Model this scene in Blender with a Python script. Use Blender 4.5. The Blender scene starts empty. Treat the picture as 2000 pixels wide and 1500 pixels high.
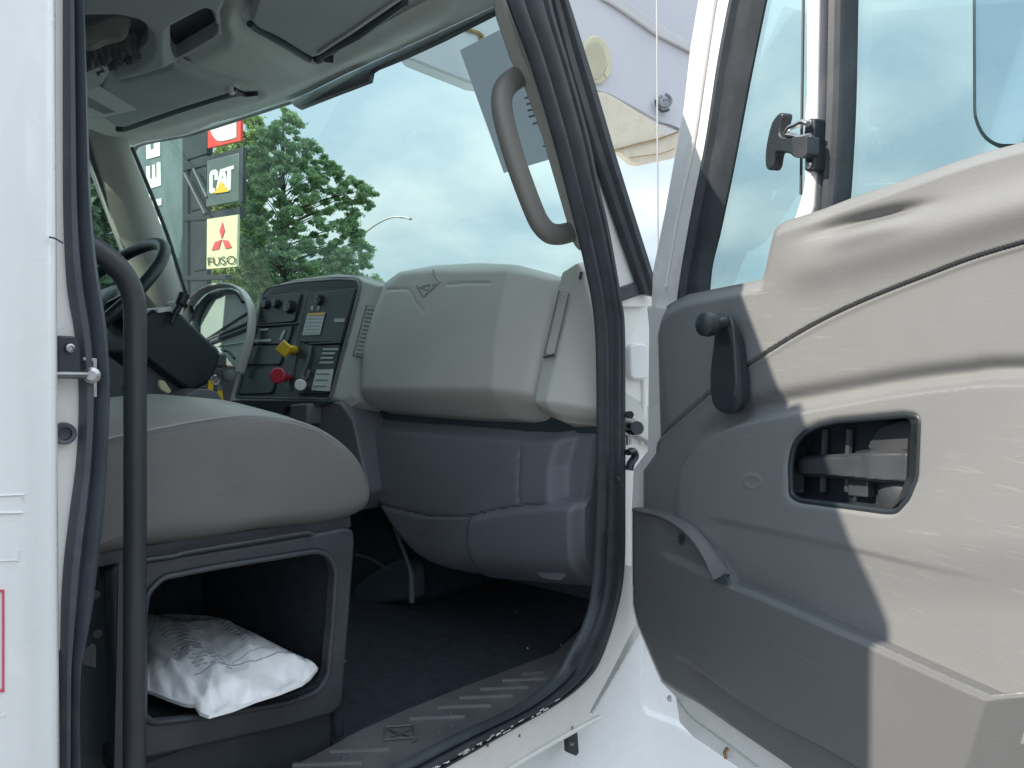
import bpy, bmesh, math, random
import numpy as np
from mathutils import Vector, Matrix
random.seed(7); rng = np.random.default_rng(7)
C = bpy.context.scene.collection
ZC = 1.6                                   # eye height above the ground; all z below are relative to the eye
F = 1667.0
yaw = math.radians(42); pit = math.atan(50/1667)
fw = np.array([math.cos(yaw)*math.cos(pit), math.sin(yaw)*math.cos(pit), -math.sin(pit)])
rt = np.array([math.sin(yaw), -math.cos(yaw), 0.0]); up = np.cross(rt, fw)
def rays(x, y):
    x = np.asarray(x, float)[..., None]; y = np.asarray(y, float)[..., None]
    return fw + rt*(x-1000)/F - up*(y-750)/F
def unit(v): v = np.asarray(v, float); return v/np.linalg.norm(v)
class Plane:                               # a real plane of the truck; n points towards the eye
    def __init__(s, p, n):
        s.p = np.asarray(p, float); n = unit(n); s.n = n if n@s.p < 0 else -n
    def at(s, x, y):
        r = rays(x, y); k = (s.p@s.n)/(r@s.n); return r*k[..., None]
    def pts(s, l): a = np.array(l, float); return s.at(a[:, 0], a[:, 1])
    def off(s, d): return Plane(s.p+s.n*d, s.n)
def PX(x): return Plane((x, 0, 0), (1, 0, 0))
def PY(y): return Plane((0, y, 0), (0, 1, 0))
def PZ(z): return Plane((0, 0, z), (0, 0, 1))

# ------------------------------------------------------------------ materials
def mat(name, col, rough=.5, metal=0, var=.12, vscale=6, bump=.0, bscale=200, coat=0, spec=.5, scratch=0, dirt=0, dirtcol=(.1, .09, .075), trans=0, sheen=0, sscale=9):
    m = bpy.data.materials.new(name); m.use_nodes = True; nt = m.node_tree; N = nt.nodes; L = nt.links
    b = N['Principled BSDF']; b.inputs['Roughness'].default_value = rough; b.inputs['Metallic'].default_value = metal
    b.inputs['Specular IOR Level'].default_value = spec; b.inputs['Coat Weight'].default_value = coat; b.inputs['Coat Roughness'].default_value = .06
    tc = N.new('ShaderNodeTexCoord')
    def noise(sc, det=5, ro=.6, dist=0):
        n = N.new('ShaderNodeTexNoise'); n.inputs['Scale'].default_value = sc; n.inputs['Detail'].default_value = det
        n.inputs['Roughness'].default_value = ro; n.inputs['Distortion'].default_value = dist
        L.new(tc.outputs['Object'], n.inputs['Vector']); return n
    def mixc(fac, a, bcol, mode='MIX'):
        x = N.new('ShaderNodeMix'); x.data_type = 'RGBA'; x.blend_type = mode
        if isinstance(fac, float): x.inputs[0].default_value = fac
        else: L.new(fac, x.inputs[0])
        for s, v in ((6, a), (7, bcol)):
            if isinstance(v, tuple): x.inputs[s].default_value = (*v[:3], 1)
            else: L.new(v, x.inputs[s])
        return x.outputs[2]
    def ramp(src, stops):
        r = N.new('ShaderNodeValToRGB'); e = r.color_ramp.elements
        while len(e) < len(stops): e.new(.5)
        for el, (p, v) in zip(e, stops): el.position = p; el.color = (v, v, v, 1)
        L.new(src, r.inputs[0]); return r.outputs[0]
    n1 = noise(vscale)
    c = mixc(ramp(n1.outputs[0], [(.3, 0), (.7, 1)]), tuple(x*(1-var) for x in col), tuple(min(1, x*(1+var)) for x in col))
    if dirt:
        nd = noise(vscale*1.7, 8, .72, .4); f = ramp(nd.outputs[0], [(.52, 0), (.72, dirt)]); c = mixc(f, c, dirtcol)
    if scratch:
        acc = None
        for rx, ry, rz, sx, sz, th_ in ((.3, .2, .5, 5, 170, .725), (1.1, .9, .1, 7, 210, .72), (.2, 1.5, .9, 6, 180, .72), (.9, -.8, .4, 6, 220, .715)):
            mp = N.new('ShaderNodeMapping'); mp.inputs['Rotation'].default_value = (rx, ry, rz); mp.inputs['Scale'].default_value = (sx, sx*2, sz)
            L.new(tc.outputs['Object'], mp.inputs[0]); nn = N.new('ShaderNodeTexNoise'); nn.inputs['Scale'].default_value = 1; nn.inputs['Detail'].default_value = 2; nn.inputs['Distortion'].default_value = .3
            L.new(mp.outputs[0], nn.inputs['Vector']); li = ramp(nn.outputs[0], [(th_-.05, 0), (th_+.02, 1)])
            acc = li if acc is None else mixc(1.0, acc, li, 'ADD')
        mk = ramp(noise(3.1, 3).outputs[0], [(.46, 0), (.62, 1)])
        a = mixc(1.0, acc, mk, 'MULTIPLY'); a = mixc(1.0, a, (scratch,)*3, 'MULTIPLY')
        c = mixc(a, c, (.42, .42, .42))
    L.new(c, b.inputs['Base Color'])
    nr = noise(vscale*2.3, 6); mr = N.new('ShaderNodeMapRange'); mr.inputs[3].default_value = max(.02, rough-.09); mr.inputs[4].default_value = min(1, rough+.09)
    L.new(nr.outputs[0], mr.inputs[0]); L.new(mr.outputs[0], b.inputs['Roughness'])
    if bump:
        nb = noise(bscale, 3); bp = N.new('ShaderNodeBump'); bp.inputs['Strength'].default_value = bump; bp.inputs['Distance'].default_value = .001
        L.new(nb.outputs[0], bp.inputs['Height']); L.new(bp.outputs[0], b.inputs['Normal'])
    return m
M = {}
M['white'] = mat('white_paint', (.80, .805, .81), .28, coat=.4, var=.03, dirt=.10, dirtcol=(.5, .48, .43))
M['jamb'] = mat('jamb_paint', (.78, .77, .745), .38, coat=.2, var=.05, dirt=.14, dirtcol=(.36, .32, .26))
M['rubber'] = mat('rubber', (.028, .035, .046), .45, var=.25, vscale=20, bump=.15, bscale=120, dirt=.25, dirtcol=(.09, .09, .09))
M['rubber_grey'] = mat('rubber_grey', (.062, .070, .088), .42, var=.2, vscale=14, bump=.1, bscale=100, dirt=.3, dirtcol=(.16, .16, .16))
M['black'] = mat('black_plastic', (.020, .027, .036), .42, var=.2, bump=.15, bscale=500)
M['blackgloss'] = mat('black_gloss', (.02, .023, .028), .25, var=.15)
M['bar'] = mat('bar_coat', (.036, .041, .050), .38, var=.15, bump=.1, bscale=300)
M['tan'] = mat('tan_plastic', (.178, .184, .194), .5, var=.06, vscale=3, bump=.3, bscale=600, scratch=.16, dirt=.10, dirtcol=(.22, .2, .17))
M['tan_low'] = mat('tan_plastic_worn', (.122, .126, .135), .45, var=.07, vscale=3, bump=.3, bscale=600, scratch=.1, dirt=.14, dirtcol=(.2, .18, .16))
M['dash'] = mat('dash_tan', (.47, .465, .43), .46, var=.05, vscale=4, bump=.2, bscale=700, scratch=.15, sscale=7)
M['dash_dark'] = mat('dash_dark', (.142, .148, .172), .5, var=.1, vscale=4, bump=.2, bscale=600)
M['head'] = mat('headliner', (.56, .60, .575), .8, var=.07, vscale=5, bump=.3, bscale=900)
M['visor'] = mat('visor_cloth', (.38, .415, .43), .85, var=.06, vscale=7, bump=.3, bscale=900)
M['panel'] = mat('panel_dark', (.042, .058, .070), .5, var=.12, vscale=8, bump=.1, bscale=600)
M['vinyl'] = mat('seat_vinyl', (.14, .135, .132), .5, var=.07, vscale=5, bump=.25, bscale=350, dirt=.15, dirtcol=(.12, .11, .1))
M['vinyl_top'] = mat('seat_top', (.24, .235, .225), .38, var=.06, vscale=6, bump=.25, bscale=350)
M['frame'] = mat('seat_base', (.042, .047, .058), .42, var=.2, vscale=8, bump=.12, bscale=300, dirt=.3, dirtcol=(.10, .08, .06))
M['carpet'] = mat('carpet', (.014, .020, .030), .95, var=.4, vscale=40, bump=1.0, bscale=300, dirt=.35, dirtcol=(.035, .034, .032))
M['sill'] = mat('sill_plate', (.085, .085, .092), .4, var=.2, vscale=10, bump=.2, bscale=200, dirt=.45, dirtcol=(.17, .155, .13))
M['steel'] = mat('steel', (.42, .42, .43), .3, metal=1, var=.2, vscale=30)
M['yellow'] = mat('yellow_knob', (.75, .50, .03), .4, var=.05)
M['red'] = mat('red_knob', (.55, .035, .06), .35, var=.05)
M['pale'] = mat('white_plastic', (.72, .72, .72), .4, var=.03)
M['label'] = mat('label_paper', (.62, .66, .66), .6, var=.05, vscale=40)
M['cream'] = mat('sign_cream', (.68, .68, .42), .4, var=.04, vscale=2)
M['signgrey'] = mat('sign_grey', (.085, .115, .118), .5, var=.08, vscale=1)
M['signdark'] = mat('sign_dark', (.020, .030, .042), .5, var=.12, vscale=1)
M['signred'] = mat('sign_red', (.80, .055, .035), .4, var=.05)
M['logored'] = mat('logo_red', (.66, .09, .10), .4, var=.03)
M['amber'] = mat('logo_amber', (.85, .48, .04), .4, var=.03)
M['signwhite'] = mat('sign_white', (.85, .90, .82), .4, var=.02)
M['black_ink'] = mat('black_ink', (.03, .05, .02), .6)
M['grey_ink'] = mat('grey_ink', (.22, .24, .27), .6)
M['pale_ink'] = mat('pale_ink', (.45, .5, .52), .5)
M['red_ink'] = mat('red_ink', (.62, .08, .12), .5)
M['fibre'] = mat('fibreglass', (.60, .59, .63), .4, var=.04, vscale=3, coat=.15, dirt=.12, dirtcol=(.5, .45, .36))
M['fibre_lip'] = mat('fibreglass_lip', (.70, .63, .50), .55, var=.08, vscale=6, dirt=.35, dirtcol=(.36, .25, .13))
M['oval'] = mat('oval_cover', (.62, .58, .40), .5, var=.06, vscale=12)
M['rust'] = mat('rust_stain', (.30, .20, .09), .8, var=.3, vscale=30)
M['bag'] = mat('bag_film', (.87, .875, .89), .30, var=.04, vscale=10, bump=.25, bscale=60)
_m = M['paper'] = mat('paper_sheet', (.7, .7, .72), .8, var=.04, vscale=6)
_t = _m.node_tree.nodes.new('ShaderNodeBsdfTranslucent'); _t.inputs[0].default_value = (.62, .64, .68, 1); _x = _m.node_tree.nodes.new('ShaderNodeMixShader'); _x.inputs[0].default_value = .6
_m.node_tree.links.new(_m.node_tree.nodes['Principled BSDF'].outputs[0], _x.inputs[1]); _m.node_tree.links.new(_t.outputs[0], _x.inputs[2]); _m.node_tree.links.new(_x.outputs[0], _m.node_tree.nodes['Material Output'].inputs[0])
M['cloth'] = mat('cloth', (.12, .12, .125), .95, var=.3, vscale=40, bump=.8, bscale=150)
M['bark'] = mat('bark', (.10, .075, .055), .9, var=.3, vscale=3)
M['asphalt'] = mat('asphalt', (.13, .13, .13), .9, var=.15, vscale=3, bump=.6, bscale=80)
M['galv'] = mat('galvanised', (.45, .46, .47), .5, metal=.4, var=.08)
def leafmat(name, c1, c2):
    m = bpy.data.materials.new(name); m.use_nodes = True; nt = m.node_tree; N = nt.nodes; L = nt.links; b = N['Principled BSDF']
    g = N.new('ShaderNodeNewGeometry'); r = N.new('ShaderNodeValToRGB'); r.color_ramp.elements[0].color = (*c1, 1); r.color_ramp.elements[1].color = (*c2, 1)
    L.new(g.outputs['Random Per Island'], r.inputs[0]); L.new(r.outputs[0], b.inputs['Base Color']); b.inputs['Roughness'].default_value = .55
    t = N.new('ShaderNodeBsdfTranslucent'); L.new(r.outputs[0], t.inputs[0]); mx = N.new('ShaderNodeMixShader'); mx.inputs[0].default_value = .5
    L.new(b.outputs[0], mx.inputs[1]); L.new(t.outputs[0], mx.inputs[2]); L.new(mx.outputs[0], N['Material Output'].inputs[0]); return m
M['needles'] = leafmat('needles', (.22, .38, .20), (.55, .70, .38))
M['leaves'] = leafmat('leaves', (.20, .33, .10), (.50, .60, .22))
M['leaves_dark'] = leafmat('leaves_dark', (.13, .22, .14), (.28, .40, .22))
def glassmat(name, tint, refl=1.0, rough=.0):
    m = bpy.data.materials.new(name); m.use_nodes = True; nt = m.node_tree; N = nt.nodes; L = nt.links; N.remove(N['Principled BSDF'])
    t = N.new('ShaderNodeBsdfTransparent'); t.inputs[0].default_value = (*tint, 1); g = N.new('ShaderNodeBsdfGlossy'); g.inputs['Roughness'].default_value = rough
    fr = N.new('ShaderNodeFresnel'); fr.inputs[0].default_value = 1.45; mu = N.new('ShaderNodeMath'); mu.operation = 'MULTIPLY'; mu.inputs[1].default_value = refl
    L.new(fr.outputs[0], mu.inputs[0]); mx = N.new('ShaderNodeMixShader'); L.new(mu.outputs[0], mx.inputs[0]); L.new(t.outputs[0], mx.inputs[1]); L.new(g.outputs[0], mx.inputs[2])
    L.new(mx.outputs[0], N['Material Output'].inputs[0]); return m
M['windshield'] = glassmat('windshield_glass', (.84, .93, .905), .14)
M['sideglass'] = glassmat('side_glass', (.80, .90, .885), .3)
M['mirror'] = mat('mirror_glass', (.50, .56, .62), .03, metal=1, var=.0)
M['lens'] = mat('cluster_lens', (.46, .53, .52), .4, var=.06, vscale=4, coat=.1)  # pale base colour carries the reflection seen in the glossy cover

# ------------------------------------------------------------------ builders
def thing(name, label, cat, loc, group=None):
    o = bpy.data.objects.new(name, None); C.objects.link(o); o.location = (loc[0], loc[1], loc[2]+ZC); o.empty_display_size = .1
    o['label'] = label; o['category'] = cat
    if group: o['group'] = group
    return o
def tag(o, label=None, cat=None, group=None, kind=None):
    for k, v in (('label', label), ('category', cat), ('group', group), ('kind', kind)):
        if v: o[k] = v
    return o
bpy.context.view_layer.update()
def wmat(o):
    m = Matrix.Identity(4)
    while o is not None: m = Matrix.Translation(o.location) @ m; o = o.parent
    return m
def link(name, me, m, parent=None, bevel=0, seg=2, smooth=True, origin=None):
    me.materials.append(m) if isinstance(m, bpy.types.Material) else [me.materials.append(x) for x in m]
    o = bpy.data.objects.new(name, me); C.objects.link(o)
    n = len(me.vertices); co = np.empty(n*3); me.vertices.foreach_get('co', co); co = co.reshape(-1, 3); co[:, 2] += ZC
    org = co.mean(0) if origin is None else np.array(origin)+[0, 0, ZC]
    me.vertices.foreach_set('co', (co-org).ravel()); me.update()
    base = Vector((0, 0, 0))
    if parent is not None: o.parent = parent; base = wmat(parent).translation
    o.location = Vector(org)-base
    if smooth:
        me.polygons.foreach_set('use_smooth', [True]*len(me.polygons))
        me.set_sharp_from_angle(angle=math.radians(38))
    if bevel:
        b = o.modifiers.new('bevel', 'BEVEL'); b.width = bevel; b.segments = seg; b.limit_method = 'ANGLE'; b.angle_limit = math.radians(35); b.harden_normals = False
    return o
def mesh(verts, faces):
    me = bpy.data.meshes.new('m'); me.from_pydata([tuple(map(float, v)) for v in verts], [], [tuple(map(int, f)) for f in faces]); me.update(); return me
def fixn(me):
    bm = bmesh.new(); bm.from_mesh(me); bmesh.ops.recalc_face_normals(bm, faces=bm.faces); bm.to_mesh(me); bm.free(); return me
def prism3(loops, vec):
    """solid from an outer loop plus hole loops (3-D points) extruded along vec"""
    bm = bmesh.new(); vec = Vector(vec)
    for lp in loops:
        vs = [bm.verts.new(Vector(p)) for p in lp]
        for i in range(len(vs)): bm.edges.new((vs[i], vs[(i+1) % len(vs)]))
    bmesh.ops.triangle_fill(bm, use_beauty=True, use_dissolve=True, edges=bm.edges[:])
    r = bmesh.ops.extrude_face_region(bm, geom=bm.faces[:])
    bmesh.ops.translate(bm, vec=vec, verts=[e for e in r['geom'] if isinstance(e, bmesh.types.BMVert)])
    bmesh.ops.recalc_face_normals(bm, faces=bm.faces)
    me = bpy.data.meshes.new('m'); bm.to_mesh(me); bm.free(); return me
def smoothpoly(pts, n=6, closed=True, keep=()):
    """Catmull-Rom through the points; indices in keep stay corners"""
    P = [np.array(p, float) for p in pts]; out = []; N = len(P)
    for i in range(N if closed else N-1):
        p0, p1, p2, p3 = (P[(i-1) % N] if closed or i > 0 else P[i]), P[i], P[(i+1) % N], (P[(i+2) % N] if closed or i+2 < N else P[min(i+1, N-1)])
        m1 = (p2-p0)/2; m2 = (p3-p1)/2
        if i in keep: m1 = (p2-p1)*.6
        if (i+1) % N in keep: m2 = (p2-p1)*.6
        for t in np.arange(n)/n:
            out.append((2*t**3-3*t**2+1)*p1+(t**3-2*t**2+t)*m1+(-2*t**3+3*t**2)*p2+(t**3-t**2)*m2)
    if not closed: out.append(P[-1])
    return [tuple(p) for p in out]
def roundpoly(pts, r, n=5):
    """polygon with its corners rounded by r pixels"""
    out = []; N = len(pts)
    for i in range(N):
        p = np.array(pts[i], float); a = np.array(pts[i-1], float)-p; b = np.array(pts[(i+1) % N], float)-p
        la, lb = np.linalg.norm(a), np.linalg.norm(b); k = min(r if not isinstance(r, (list, tuple)) else r[i], la*.48, lb*.48)
        s, e = p+a/la*k, p+b/lb*k
        for t in np.linspace(0, 1, n): out.append(tuple((1-t)**2*s+2*t*(1-t)*p+t*t*e))
    return out
def slab(name, px, pl, thick, m, parent=None, bevel=.002, holes=(), seg=2, lift=0):
    """outline given in the plane pl, with real thickness behind it"""
    q = pl.off(lift) if lift else pl
    return link(name, prism3([q.pts(px)]+[q.pts(h) for h in holes], -q.n*thick), m, parent, bevel, seg)
def box(name, lo, hi, m, parent=None, bevel=.004, seg=2):
    (a, b, c), (d, e, f) = lo, hi
    return link(name, prism3([[(a, b, c), (d, b, c), (d, e, c), (a, e, c)]], (0, 0, f-c)), m, parent, bevel, seg)
def sweep(path, rx, ry=None, upv=(0, 0, 1), n=14, closed=False, taper=None, sq=2.0):
    P = np.array(path, float); K = len(P); ry = ry or rx
    T = np.gradient(P, axis=0) if not closed else np.roll(P, -1, 0)-np.roll(P, 1, 0)
    T /= np.linalg.norm(T, axis=1)[:, None]; vs = []; fs = []
    u0 = np.array(upv, float)
    for i in range(K):
        u = u0-T[i]*(u0@T[i])
        if np.linalg.norm(u) < 1e-3: u = np.array([1., 0, 0])-T[i]*T[i][0]
        u = unit(u); w = np.cross(T[i], u); s = 1 if taper is None else taper[i]
        for k in range(n):
            a = 2*math.pi*k/n; ca, sa = math.cos(a), math.sin(a); e = 2/sq
            vs.append(P[i]+w*rx*s*abs(ca)**e*np.sign(ca)+u*ry*s*abs(sa)**e*np.sign(sa))
        u0 = u
    for i in range(K if closed else K-1):
        for k in range(n): fs.append((i*n+k, i*n+(k+1) % n, ((i+1) % K)*n+(k+1) % n, ((i+1) % K)*n+k))
    if not closed: fs += [tuple(range(n))[::-1], tuple((K-1)*n+k for k in range(n))]
    return vs, fs
def tube(name, path, r, m, parent=None, ry=None, upv=(0, 0, 1), n=14, closed=False, taper=None, sq=2.0, sm=5):
    if sm: path = smoothpoly(path, sm, closed)
    v, f = sweep(path, r, ry, upv, n, closed, taper, sq); return link(name, fixn(mesh(v, f)), m, parent)
def join(parts):
    v, f = [], []
    for a, b in parts: o = len(v); v += list(a); f += [tuple(i+o for i in q) for q in b]
    return v, f
def lathe(name, prof, p, axis, m, parent=None, n=24):
    """profile (r, h) turned round an axis through p"""
    ax = unit(axis); u = unit(np.cross(ax, (0.1, .2, 1))); w = np.cross(ax, u); vs = []; fs = []
    for r, h in prof:
        for k in range(n): a = 2*math.pi*k/n; vs.append(np.array(p)+ax*h+(u*math.cos(a)+w*math.sin(a))*max(r, 1e-5))
    for i in range(len(prof)-1):
        for k in range(n): fs.append((i*n+k, i*n+(k+1) % n, (i+1)*n+(k+1) % n, (i+1)*n+k))
    fs += [tuple(range(n)), tuple((len(prof)-1)*n+k for k in range(n))]
    return link(name, fixn(mesh(vs, fs)), m, parent)
def band(name, L, R, pl, prof, m, parent=None, n=60, thick=.02):
    """moulded strip between two edges with a ridged cross-section prof [(u,h)...]"""
    def rs(l):
        a = np.array(smoothpoly(l, 6, False)); s = np.r_[0, np.cumsum(np.linalg.norm(np.diff(a, axis=0), axis=1))]
        t = np.linspace(0, s[-1], n); return np.stack([np.interp(t, s, a[:, 0]), np.interp(t, s, a[:, 1])], 1)
    a, b = rs(L), rs(R); A = pl.at(a[:, 0], a[:, 1]); B = pl.at(b[:, 0], b[:, 1])
    prof = [(0, -thick)]+list(prof)+[(1, -thick)]; k = len(prof); vs = []; fs = []
    for i in range(n):
        for u, h in prof: vs.append(A[i]+(B[i]-A[i])*u+pl.n*h)
    for i in range(n-1):
        for j in range(k-1): fs.append((i*k+j, i*k+j+1, (i+1)*k+j+1, (i+1)*k+j))
        fs.append((i*k+k-1, i*k, (i+1)*k, (i+1)*k+k-1))
    fs += [tuple(range(k)), tuple((n-1)*k+j for j in range(k))]
    return link(name, fixn(mesh(vs, fs)), m, parent)
def inside(poly, X, Y):
    p = np.array(poly); r = np.zeros(X.shape, bool); j = len(p)-1
    for i in range(len(p)):
        xi, yi, xj, yj = p[i, 0], p[i, 1], p[j, 0], p[j, 1]
        if yi != yj: r ^= ((yi > Y) != (yj > Y)) & (X < (xj-xi)*(Y-yi)/(yj-yi)+xi)
        j = i
    return r
def nearest(poly, X, Y):
    p = np.array(poly); best = np.full(X.shape, 1e9); bx = X.copy(); by = Y.copy()
    for i in range(len(p)):
        a = p[i-1]; d = p[i]-a; l2 = d@d
        if l2 < 1e-9: continue
        t = np.clip(((X-a[0])*d[0]+(Y-a[1])*d[1])/l2, 0, 1); qx = a[0]+t*d[0]; qy = a[1]+t*d[1]; ds = np.hypot(X-qx, Y-qy); k = ds < best
        best[k] = ds[k]; bx[k] = qx[k]; by[k] = qy[k]
    return best, bx, by
def relief(name, poly, pl, hf, cell, m, parent=None, thick=.02, holes=(), up_n=None):
    """moulded panel: outline poly in plane pl, surface raised by hf(x, y, distance to edge) along the normal, with a skirt of depth thick"""
    p = np.array(poly); x0, y0 = p.min(0)-cell; x1, y1 = p.max(0)+cell
    xs = np.arange(x0, x1+cell, cell); ys = np.arange(y0, y1+cell, cell); X, Y = np.meshgrid(xs, ys)
    cx, cy = (X[:-1, :-1]+X[1:, 1:])/2, (Y[:-1, :-1]+Y[1:, 1:])/2
    keep = inside(poly, cx, cy)
    for h in holes: keep &= ~inside(h, cx, cy)
    H, W = X.shape; idx = np.arange(H*W).reshape(H, W)
    cnt = np.zeros((H, W), int)
    for a in (0, 1):
        for b in (0, 1): cnt[a:H-1+a, b:W-1+b] += keep
    bd = (cnt > 0) & (cnt < 4); dist, bx, by = nearest(poly, X, Y)
    for h in holes:
        d2, ax, ay = nearest(h, X, Y); k = d2 < dist; dist = np.where(k, d2, dist); bx = np.where(k, ax, bx); by = np.where(k, ay, by)
    X = np.where(bd, bx, X); Y = np.where(bd, by, Y); dist = np.where(bd, 0, dist)
    V = pl.at(X, Y)+(pl.n if up_n is None else np.array(up_n))*hf(X, Y, dist)[..., None]
    used = cnt > 0; new = -np.ones(H*W, int); new[idx[used]] = np.arange(used.sum()); verts = V[used]
    j, i = np.nonzero(keep); q = np.stack([idx[j, i], idx[j, i+1], idx[j+1, i+1], idx[j+1, i]], 1); q = new[q]
    # skirt along the outline itself
    verts = list(verts); faces = q.tolist(); nn = pl.n if up_n is None else np.array(up_n)
    for lp in [poly]+list(holes):
        a = np.array(lp, float); a = np.concatenate([a, a[:1]]); seg = np.linalg.norm(np.diff(a, axis=0), axis=1); st = []
        for k in range(len(seg)):
            m_ = max(1, int(seg[k]/6)); st += [a[k]+(a[k+1]-a[k])*t/m_ for t in range(m_)]
        st = np.array(st); T = pl.at(st[:, 0], st[:, 1])+nn*hf(st[:, 0], st[:, 1], np.zeros(len(st)))[..., None]
        b0 = len(verts); K = len(st); verts += list(T)+list(T-nn*thick)
        faces += [(b0+k, b0+(k+1) % K, b0+K+(k+1) % K, b0+K+k) for k in range(K)]
    me = bpy.data.meshes.new('m'); me.from_pydata([tuple(map(float, v)) for v in verts], [], faces); me.update(); fixn(me)
    return link(name, me, m, parent)
def S(x): x = np.clip(x, 0, 1); return x*x*(3-2*x)
def fx(pts): a = np.array(smoothpoly([p for p in pts], 8, False)); return lambda x: np.interp(x, a[:, 0], a[:, 1])
def text(name, s, pl, px, py, hpx, m, parent, wpx=None, rot=0, lift=.004, depth=.003, bold=0.0):
    """lettering standing on the plane: baseline-left at px,py, cap height hpx, width wpx (pixels of the plane there), rot in degrees in the plane"""
    cu = bpy.data.curves.new('t', 'FONT'); cu.body = s; cu.size = 1; cu.extrude = 0; cu.offset = bold; cu.resolution_u = 3
    o = bpy.data.objects.new('t', cu); C.objects.link(o); bpy.context.view_layer.update()
    me = bpy.data.meshes.new_from_object(o.evaluated_get(bpy.context.evaluated_depsgraph_get())); bpy.data.objects.remove(o)
    n = len(me.vertices); co = np.empty(n*3); me.vertices.foreach_get('co', co); co = co.reshape(-1, 3)
    co[:, :2] -= co[:, :2].min(0); w, h = co[:, :2].max(0); sy = hpx/h; sx = (wpx/w) if wpx else sy
    q = np.stack([co[:, 0]*sx, -co[:, 1]*sy], 1); a = math.radians(-rot); R = np.array([[math.cos(a), -math.sin(a)], [math.sin(a), math.cos(a)]]); q = q@R.T
    O = pl.off(lift); P0 = O.at(px, py); ux = (O.at(px+1, py)-P0); uy = (O.at(px, py+1)-P0)   # local frame of the plane
    P = P0+q[:, :1]*ux+q[:, 1:]*uy
    me.vertices.foreach_set('co', P.ravel()); me.update()
    bm = bmesh.new(); bm.from_mesh(me); r = bmesh.ops.extrude_face_region(bm, geom=bm.faces[:])
    bmesh.ops.translate(bm, vec=Vector(-O.n*depth), verts=[e for e in r['geom'] if isinstance(e, bmesh.types.BMVert)]); bmesh.ops.recalc_face_normals(bm, faces=bm.faces); bm.to_mesh(me); bm.free()
    return link(name, me, m, parent, smooth=False)

# ================================================================== THE TRUCK
truck = thing('work_truck', 'white work truck cab seen through its open passenger door', 'truck', (1.0, 1.8, -ZC))
def part(name): # an empty part is never needed: parts are meshes
    raise NotImplementedError
# ---- outer body behind the door opening
prof = [(-.06, .893), (.24, .893), (.284, .893), (.293, .899), (.308, .902), (.318, .906), (.323, .914), (.325, .93), (.325, .985), (.28, .985), (-.06, .985)]
bp = link('cab_side_panel', prism3([[(x, y, -.9) for x, y in prof]], (.016, 0, 1.58)), M['white'], truck, .003)
slab('decal', [(-60, 1152), (9, 1152), (9, 1352), (-60, 1352)], PY(.893), .001, M['red_ink'], bp, 0, holes=[[(-60, 1157), (5, 1157), (5, 1347), (-60, 1347)]], lift=.0015)
for a, b, c in (((-40, 970), (48, 966), 3), ((-40, 1003), (45, 1001), 4), ((-40, 1098), (38, 1094), 2), ((2, 1400), (12, 1394), 2), ((44, 966), (49, 980), 2), ((38, 1074), (36, 1096), 3)):
    pa = PY(.8925).pts([a, ((a[0]+b[0])/2, (a[1]+b[1])/2), b]); tube('scuff', pa, c*.0003, M['pale'], bp, sm=0, n=6)
tube('scuff', PY(.899).pts([(96, 463), (108, 466), (123, 475)]), .0009, M['black'], bp, n=6)
# recessed flange of the opening, with striker, bumper
fl = slab('pillar_flange', [(100, -200), (158, -200), (168, 400), (190, 640), (190, 900), (160, 1100), (130, 1250), (100, 1300)], PY(.954), .03, M['jamb'], bp)
P = PY(.944)
sk = slab('door_striker', roundpoly([(112, 655), (150, 657), (158, 680), (160, 728), (112, 732)], 8), P, .012, M['black'], truck, .002, lift=.012)
tube('pin', [PY(.915).at(90, 732), PY(.925).at(130, 732), PY(.935).at(182, 733)], .0042, M['steel'], sk, sm=0)
lathe('pin_head', [(0, 0), (.007, 0), (.0085, .003), (.0085, .009), (.005, .012), (0, .012)], PY(.937).at(182, 733), (-.5, -.86, 0), M['steel'], sk)
lathe('screw', [(0, 0), (.0045, 0), (.0045, .003), (.003, .004), (.002, .002), (0, .002)], PY(.930).at(136, 680), (0, -1, 0), M['steel'], sk)
slab('strike_plate', [(163, 698), (190, 700), (190, 776), (183, 776), (182, 706), (163, 704)], PY(.940), .003, M['steel'], sk, .0005)
lathe('round_stop', [(0, -.02), (.0115, -.02), (.0115, .002), (.010, .005), (.007, .004), (.006, -.002), (0, -.003)], PY(.945).at(126, 847), (-.2, -1, 0), M['rubber_grey'], truck)
# rear seal of the opening
band('rear_door_seal', [(124, -60), (124, 200), (125, 420), (132, 560), (148, 660), (155, 780), (150, 900), (136, 1010), (124, 1120), (119, 1250), (119, 1560)],
     [(157, -60), (166, 200), (174, 400), (186, 520), (202, 620), (209, 700), (211, 780), (206, 900), (200, 1000), (188, 1100), (178, 1180), (162, 1260), (152, 1320), (146, 1560)],
     PY(.952), [(0, .004), (.12, .012), (.3, .014), (.42, .006), (.5, .003), (.6, .010), (.75, .016), (.9, .012), (1, 0)], M['rubber_grey'], truck, 90, .004)
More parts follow.
